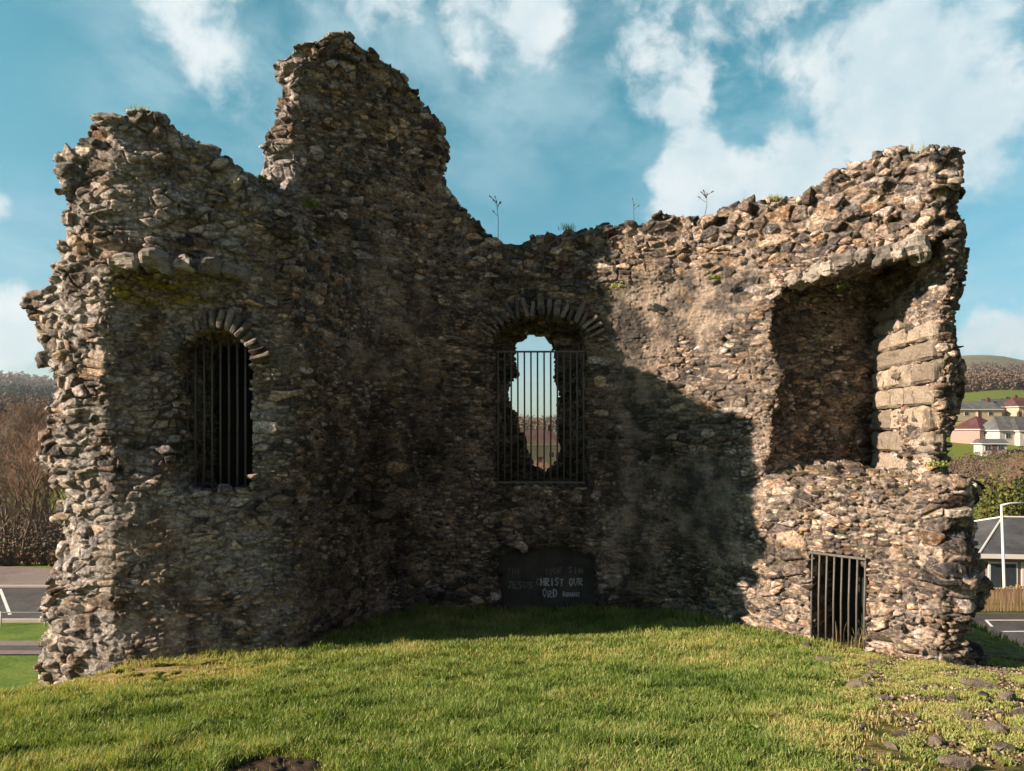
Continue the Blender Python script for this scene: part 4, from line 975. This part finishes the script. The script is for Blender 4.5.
house(Vector((25.1, 35.6, PLAIN)), -.12, 7.6, 6.5, 2.05, 1.25, 'slate', 'pink', 'nearest bungalow with dark slate hipped roof and pale edge tiles behind the timber fence', hip=.77, over=.4, wins=((-.40, .45), (-.22, .45), (.3, .45)), chimney=False, trim=True)
def gpt(px, D): x = (px - CX) / F * D; return Vector((x, D, float(ground_z(x, D)) ))
house(gpt(977, 165), .35, 7.4, 7, 2.7, 2.9, 'red', 'pink', 'distant pink house with a dark red hipped roof just right of the ruin', hip=.95)
house(gpt(990, 150), -.1, 4.6, 3.4, 2.2, .9, 'grey', 'white', 'small white framed outbuilding in front of the red roofed house', hip=0.0, chimney=False)
house(gpt(1008, 160), .05, 8.5, 6.5, 2.7, 3.0, 'grey', 'white', 'distant white walled house with a grey roof right of the red roofed house', hip=.4)
house(gpt(1026, 158), -.05, 6.5, 6.5, 2.7, 3.0, 'slate', 'white', 'distant white house with a darker slate roof at the frame edge', hip=.3)
house(gpt(1024, 196), .1, 8, 6, 2.7, 2.4, 'red', 'cream', 'far red roofed house peeping above the slate roof at the frame edge', hip=.3)
house(gpt(972, 198), .0, 12, 6, 2.6, 2.2, 'grey', 'cream', 'long far grey roofed house behind the red hipped roof', hip=.3)
house(gpt(1000, 200), .0, 12, 6, 2.5, 2.2, 'slate', 'cream', 'long far slate roofed house below the dark field hedge', hip=.3)
house(gpt(535, 150), .3, 9, 7, 4.6, 2.8, 'brown', 'cream', 'cream house seen through the central window opening', hip=.3, group='houses behind the ruin')
house(gpt(560, 170), -.2, 9, 7, 3.6, 2.8, 'slate', 'white', 'white house partly hidden behind the bars of the central window', hip=.3, group='houses behind the ruin')

# ------------------------------------------------------------------ trees
def bark_mat(name, c):
    m, t = new_mat(name); o = objc(t); n = t.noise(t.vmath('MULTIPLY', o, (1, 1, .25)), 6, 5, .6)
    finish(t, t.scale(c, t.remap(n, .3, .7, .55, 1.5, False)), .9, n, .4, .02); return m
M_BARK = bark_mat('bark', (.14, .105, .075)); M_TWIG = bark_mat('twigs', (.19, .115, .075)); M_TWIG2 = bark_mat('grey_twigs', (.17, .13, .095))
def bare_tree(seed, hgt, lean=0.0, twm=None):
    """a leafless tree: trunk and limbs in one mesh, the fine twigs of the crown in another"""
    R2 = random.Random(seed); limbs, twigs = [], []
    def grow(p, d_, l, r, lev):
        pts = [p]; rad = [r]; q = p.copy(); dd = d_.copy(); k = 4 if lev < 2 else 3
        for i in range(k):
            dd = (dd + Vector((R2.gauss(0, .13), R2.gauss(0, .13), R2.gauss(.05, .08)))).normalized(); q = q + dd * l / k; pts.append(q.copy()); rad.append(r * (1 - .62 * (i + 1) / k))
        (limbs if lev < 2 else twigs).append((pts, rad))
        if lev >= 4: return
        n = [7, 6, 5, 4][lev]
        for i in range(n):
            f = R2.uniform(.28 if lev else .3, 1.0); j = min(int(f * k), k - 1); b = pts[j].lerp(pts[j + 1], f * k - j)
            a = R2.uniform(0, 6.28); o = dd.orthogonal().normalized(); o2 = dd.cross(o); sp = R2.uniform(.45, .95)
            nd = (dd + (o * math.cos(a) + o2 * math.sin(a)) * sp + Vector((0, 0, .18))).normalized()
            grow(b, nd, l * R2.uniform(.42, .66) * (1.1 - .35 * f), max(rad[j] * .55, .006), lev + 1)
    base = R2.randint(1, 3)
    for s_ in range(base): grow(Vector((R2.gauss(0, .25), R2.gauss(0, .25), -.2)) if base > 1 else Vector((0, 0, -.2)), Vector((R2.gauss(lean, .14), R2.gauss(0, .14), 1)).normalized(), hgt * R2.uniform(.58, .75), hgt * .013, 0)
    root = empty('bare_tree'); m = MB()
    for p_, r_ in limbs: m.tube(p_, r_, 6, False)
    m.build('trunk', M_BARK, root, True); m = MB()
    for p_, r_ in twigs: m.tube(p_, [max(x, .009) for x in r_], 3, False)
    m.build('crown', twm or M_TWIG, root); return root
protos = [bare_tree(s, 8.5, 0, tm) for s, tm in ((3, M_TWIG), (8, M_TWIG2), (14, M_TWIG), (21, M_TWIG2))]
used = set()
def put_tree(k, px, D, sc, label, group, dz=0.0):
    o = protos[k] if k not in used else copy_tree(protos[k]); used.add(k)
    R2 = random.Random(int(px * 7 + D * 13)); x = (px - CX) / F * D
    o.location = (x, D, float(ground_z(x, D)) + dz); o.scale = (sc, sc, sc); o.rotation_euler = (0, 0, R2.uniform(0, 6.28)); tag(o, label, 'tree', group); return o
LW = 'bare brown trees in the wood left of the ruin'
for i, (px, D, sc) in enumerate([(22, 43, .95), (5, 46, 1.05), (42, 45, .9), (-22, 44, 1.0), (58, 47, 1.0), (-45, 48, 1.1), (12, 52, 1.1), (34, 54, 1.15), (50, 58, 1.1), (-8, 57, 1.2), (75, 52, 1.0), (-70, 52, 1.1), (-30, 60, 1.2), (18, 66, 1.25), (44, 70, 1.3), (0, 75, 1.3), (64, 68, 1.2), (30, 82, 1.35), (52, 90, 1.4), (10, 95, 1.45), (-20, 80, 1.3), (38, 110, 1.5), (20, 120, 1.5), (60, 115, 1.5), (-5, 125, 1.6), (48, 48.5, .75), (28, 47.5, .8), (14, 44.5, .7), (33, 43.5, .65), (-2, 43, .7)]):
    put_tree(i % 4, px, D, sc, 'leafless brown tree in the dense wood beyond the road left of the ruin', LW)
for i, (px, D, sc) in enumerate([(1012, 72, .55), (1024, 75, .62), (1000, 80, .5), (1035, 70, .6), (1018, 84, .6), (1045, 80, .7), (1005, 90, .55), (1030, 92, .6)]):
    put_tree((i + 1) % 4, px, D, sc, 'small bare brown tree between the bungalow and the distant houses', 'bare trees beyond the bungalow')
for i, (px, D, sc) in enumerate([(548, 60, .62), (528, 75, .6), (562, 70, .7), (515, 80, .6)]):
    put_tree((i + 2) % 4, px, D, sc, 'leafless tree behind the ruin seen through the central window', 'bare trees seen through the window')
# hedges, bushes and far woods: clouds of small leaf faces over a crown volume
def leaf_mat(name, c0, c1):
    m, t = new_mat(name); o = pos(t); n = t.noise(o, .35, 4, .6); r = t.new('ShaderNodeNewGeometry').outputs['Random Per Island']
    col = t.mix(t.math('ADD', t.math('MULTIPLY', r, .7), t.math('MULTIPLY', n, .3)), c0, c1); finish(t, col, .8, spec=.2); return m
def leafy(name, blobs, per, leaf, mat, seed):
    rr = np.random.default_rng(seed); V = []
    for c, r in blobs:
        n = int(per); u = rr.normal(0, 1, (n, 3)); u /= np.linalg.norm(u, axis=1)[:, None]
        k = rr.uniform(.25, 1, n) ** .45; lump = 1 + .28 * np.sin(u[:, 0] * 5 + c[0]) * np.sin(u[:, 1] * 4 + c[1]) + .2 * np.sin(u[:, 2] * 6 + c[0])
        q = u * (k * lump)[:, None] * np.array(r) + np.array(c)
        d1 = rr.normal(0, 1, (n, 3)); d1 /= np.linalg.norm(d1, axis=1)[:, None]; d2 = np.cross(d1, rr.normal(0, 1, (n, 3))); d2 /= np.linalg.norm(d2, axis=1)[:, None]
        l = leaf * rr.uniform(.5, 1.3, n)[:, None]
        V.append(np.stack([q - d1 * l, q + d2 * l * .6, q + d1 * l, q - d2 * l * .6], 1).reshape(-1, 3))
    v = np.concatenate(V); return link(name, mesh_np(name, v, [np.arange(len(v)).reshape(-1, 4)], mat))
M_L_DARK = leaf_mat('dark_leaf', (.018, .030, .014), (.045, .065, .025)); M_L_BR = leaf_mat('brown_leaf', (.09, .055, .03), (.20, .13, .075)); M_L_GR = leaf_mat('bush_leaf', (.05, .065, .015), (.14, .14, .035)); M_L_WD = leaf_mat('far_wood', (.075, .055, .042), (.16, .115, .08)); M_L_EV = leaf_mat('far_evergreen', (.020, .035, .022), (.05, .07, .035))
def hedge(name, px0, px1, D, h, n, mat, label, cat, seed, per=500, leaf=.22):
    bl = []
    for i in range(n):
        p = gpt(px0 + (px1 - px0) * i / max(n - 1, 1), D); rr = random.Random(seed + i); hh = h * rr.uniform(.8, 1.15); w_ = abs(px1 - px0) / F * D / n
        bl.append(((p.x, p.y + rr.uniform(-.3, .3), p.z + hh * .45), (max(w_ * .75, .3), max(h * .4, .5), hh * .55)))
    tag(leafy(name, bl, per, leaf, mat, seed), label, cat)
hedge('hedge', 986, 1080, 228, 3.3, 14, M_L_DARK, 'long dark green hedge along the lower edge of the yellow field', 'hedge', 31, 420, .6)
hedge('bush', 984, 1020, 43.5, 4.6, 5, M_L_GR, 'olive green bush rising behind the near bungalow roof', 'bush', 41, 900, .12)
hedge('bush', 1006, 1050, 47, 5.0, 6, M_L_DARK, 'dark evergreen bush behind the near bungalow', 'bush', 43, 900, .14)
hedge('bush', 994, 1060, 66, 3.4, 9, M_L_BR, 'rusty brown bush line in front of the distant houses', 'bush', 47, 900, .16)
hedge('bush', 538, 560, 45, 2.3, 4, M_L_GR, 'olive bush seen low through the central window', 'bush', 51, 900, .10)
hedge('bush', 512, 534, 50, 2.2, 4, M_L_BR, 'brown bush seen low at the left of the central window opening', 'bush', 53, 900, .10)
hedge('hedge', -80, 90, 41.2, .75, 26, M_L_BR, 'low rusty hedge at the foot of the bare wood beyond the road', 'hedge', 57, 380, .10)
def woodland(name, a0, a1, d0, d1, n, hgt, mat, seed, per=70, leaf=1.6):
    rr = random.Random(seed); bl = []
    for i in range(n):
        a = math.radians(rr.uniform(a0, a1)); D = rr.uniform(d0, d1); x, y = D * math.sin(a), D * math.cos(a); h = hgt * rr.uniform(.6, 1.15)
        bl.append(((x, y, float(ground_z(x, y)) + h * .5), (h * .38, h * .38, h * .55)))
    tag(leafy(name, bl, per, leaf, mat, seed), kind='stuff')
woodland('far_wood', 20, 40, 455, 520, 290, 8.5, M_L_WD, 61, 260, .75)
woodland('hill_wood', 18, 42, 820, 1250, 460, 9, M_L_WD, 62, 130, 1.3)
woodland('left_hill_wood', -42, -22, 150, 420, 640, 6, M_L_WD, 63, 300, .42)
woodland('evergreen_wood', -42, -29, 580, 700, 420, 8, M_L_EV, 64, 160, 1.1)
woodland('ridge_wood', -44, -27, 1050, 1650, 620, 13, M_L_WD, 67, 60, 2.6)
woodland('middle_wood', -4, 9, 180, 600, 300, 8, M_L_WD, 65, 260, .42)
def thicket(name, pts, r, h, mat, seed, per, leaf):
    tag(leafy(name, [((p.x, p.y, p.z + h * .4), (r, r, h * .6)) for p in pts], per, leaf, mat, seed), kind='stuff')
rr_ = random.Random(77)
thicket('undergrowth', [gpt(rr_.uniform(-110, 190), rr_.uniform(42, 62)) for _ in range(230)], 1.1, 1.5, M_L_WD, 78, 260, .09)
thicket('scrub', [gpt(rr_.uniform(840, 1100), rr_.uniform(85, 150)) for _ in range(420)], 1.7, 1.5, M_L_WD, 79, 160, .18)
thicket('scrub', [gpt(rr_.uniform(500, 575), rr_.uniform(60, 140)) for _ in range(150)], 1.3, 1.7, M_L_BR, 80, 200, .11)

# ------------------------------------------------------------------ the damp air of the valley
hm, ht = new_mat('valley_air')
pv = ht.new('ShaderNodeVolumePrincipled'); pv.inputs['Color'].default_value = (.80, .88, .95, 1); pv.inputs['Density'].default_value = 0.00019; pv.inputs['Anisotropy'].default_value = 0.3
ht.new('ShaderNodeOutputMaterial', i_Volume=pv.outputs[0])
hz = MB().box((-2700, -2700, -12), (2700, 2700, 190)).build('haze', hm); hz['kind'] = 'stuff'
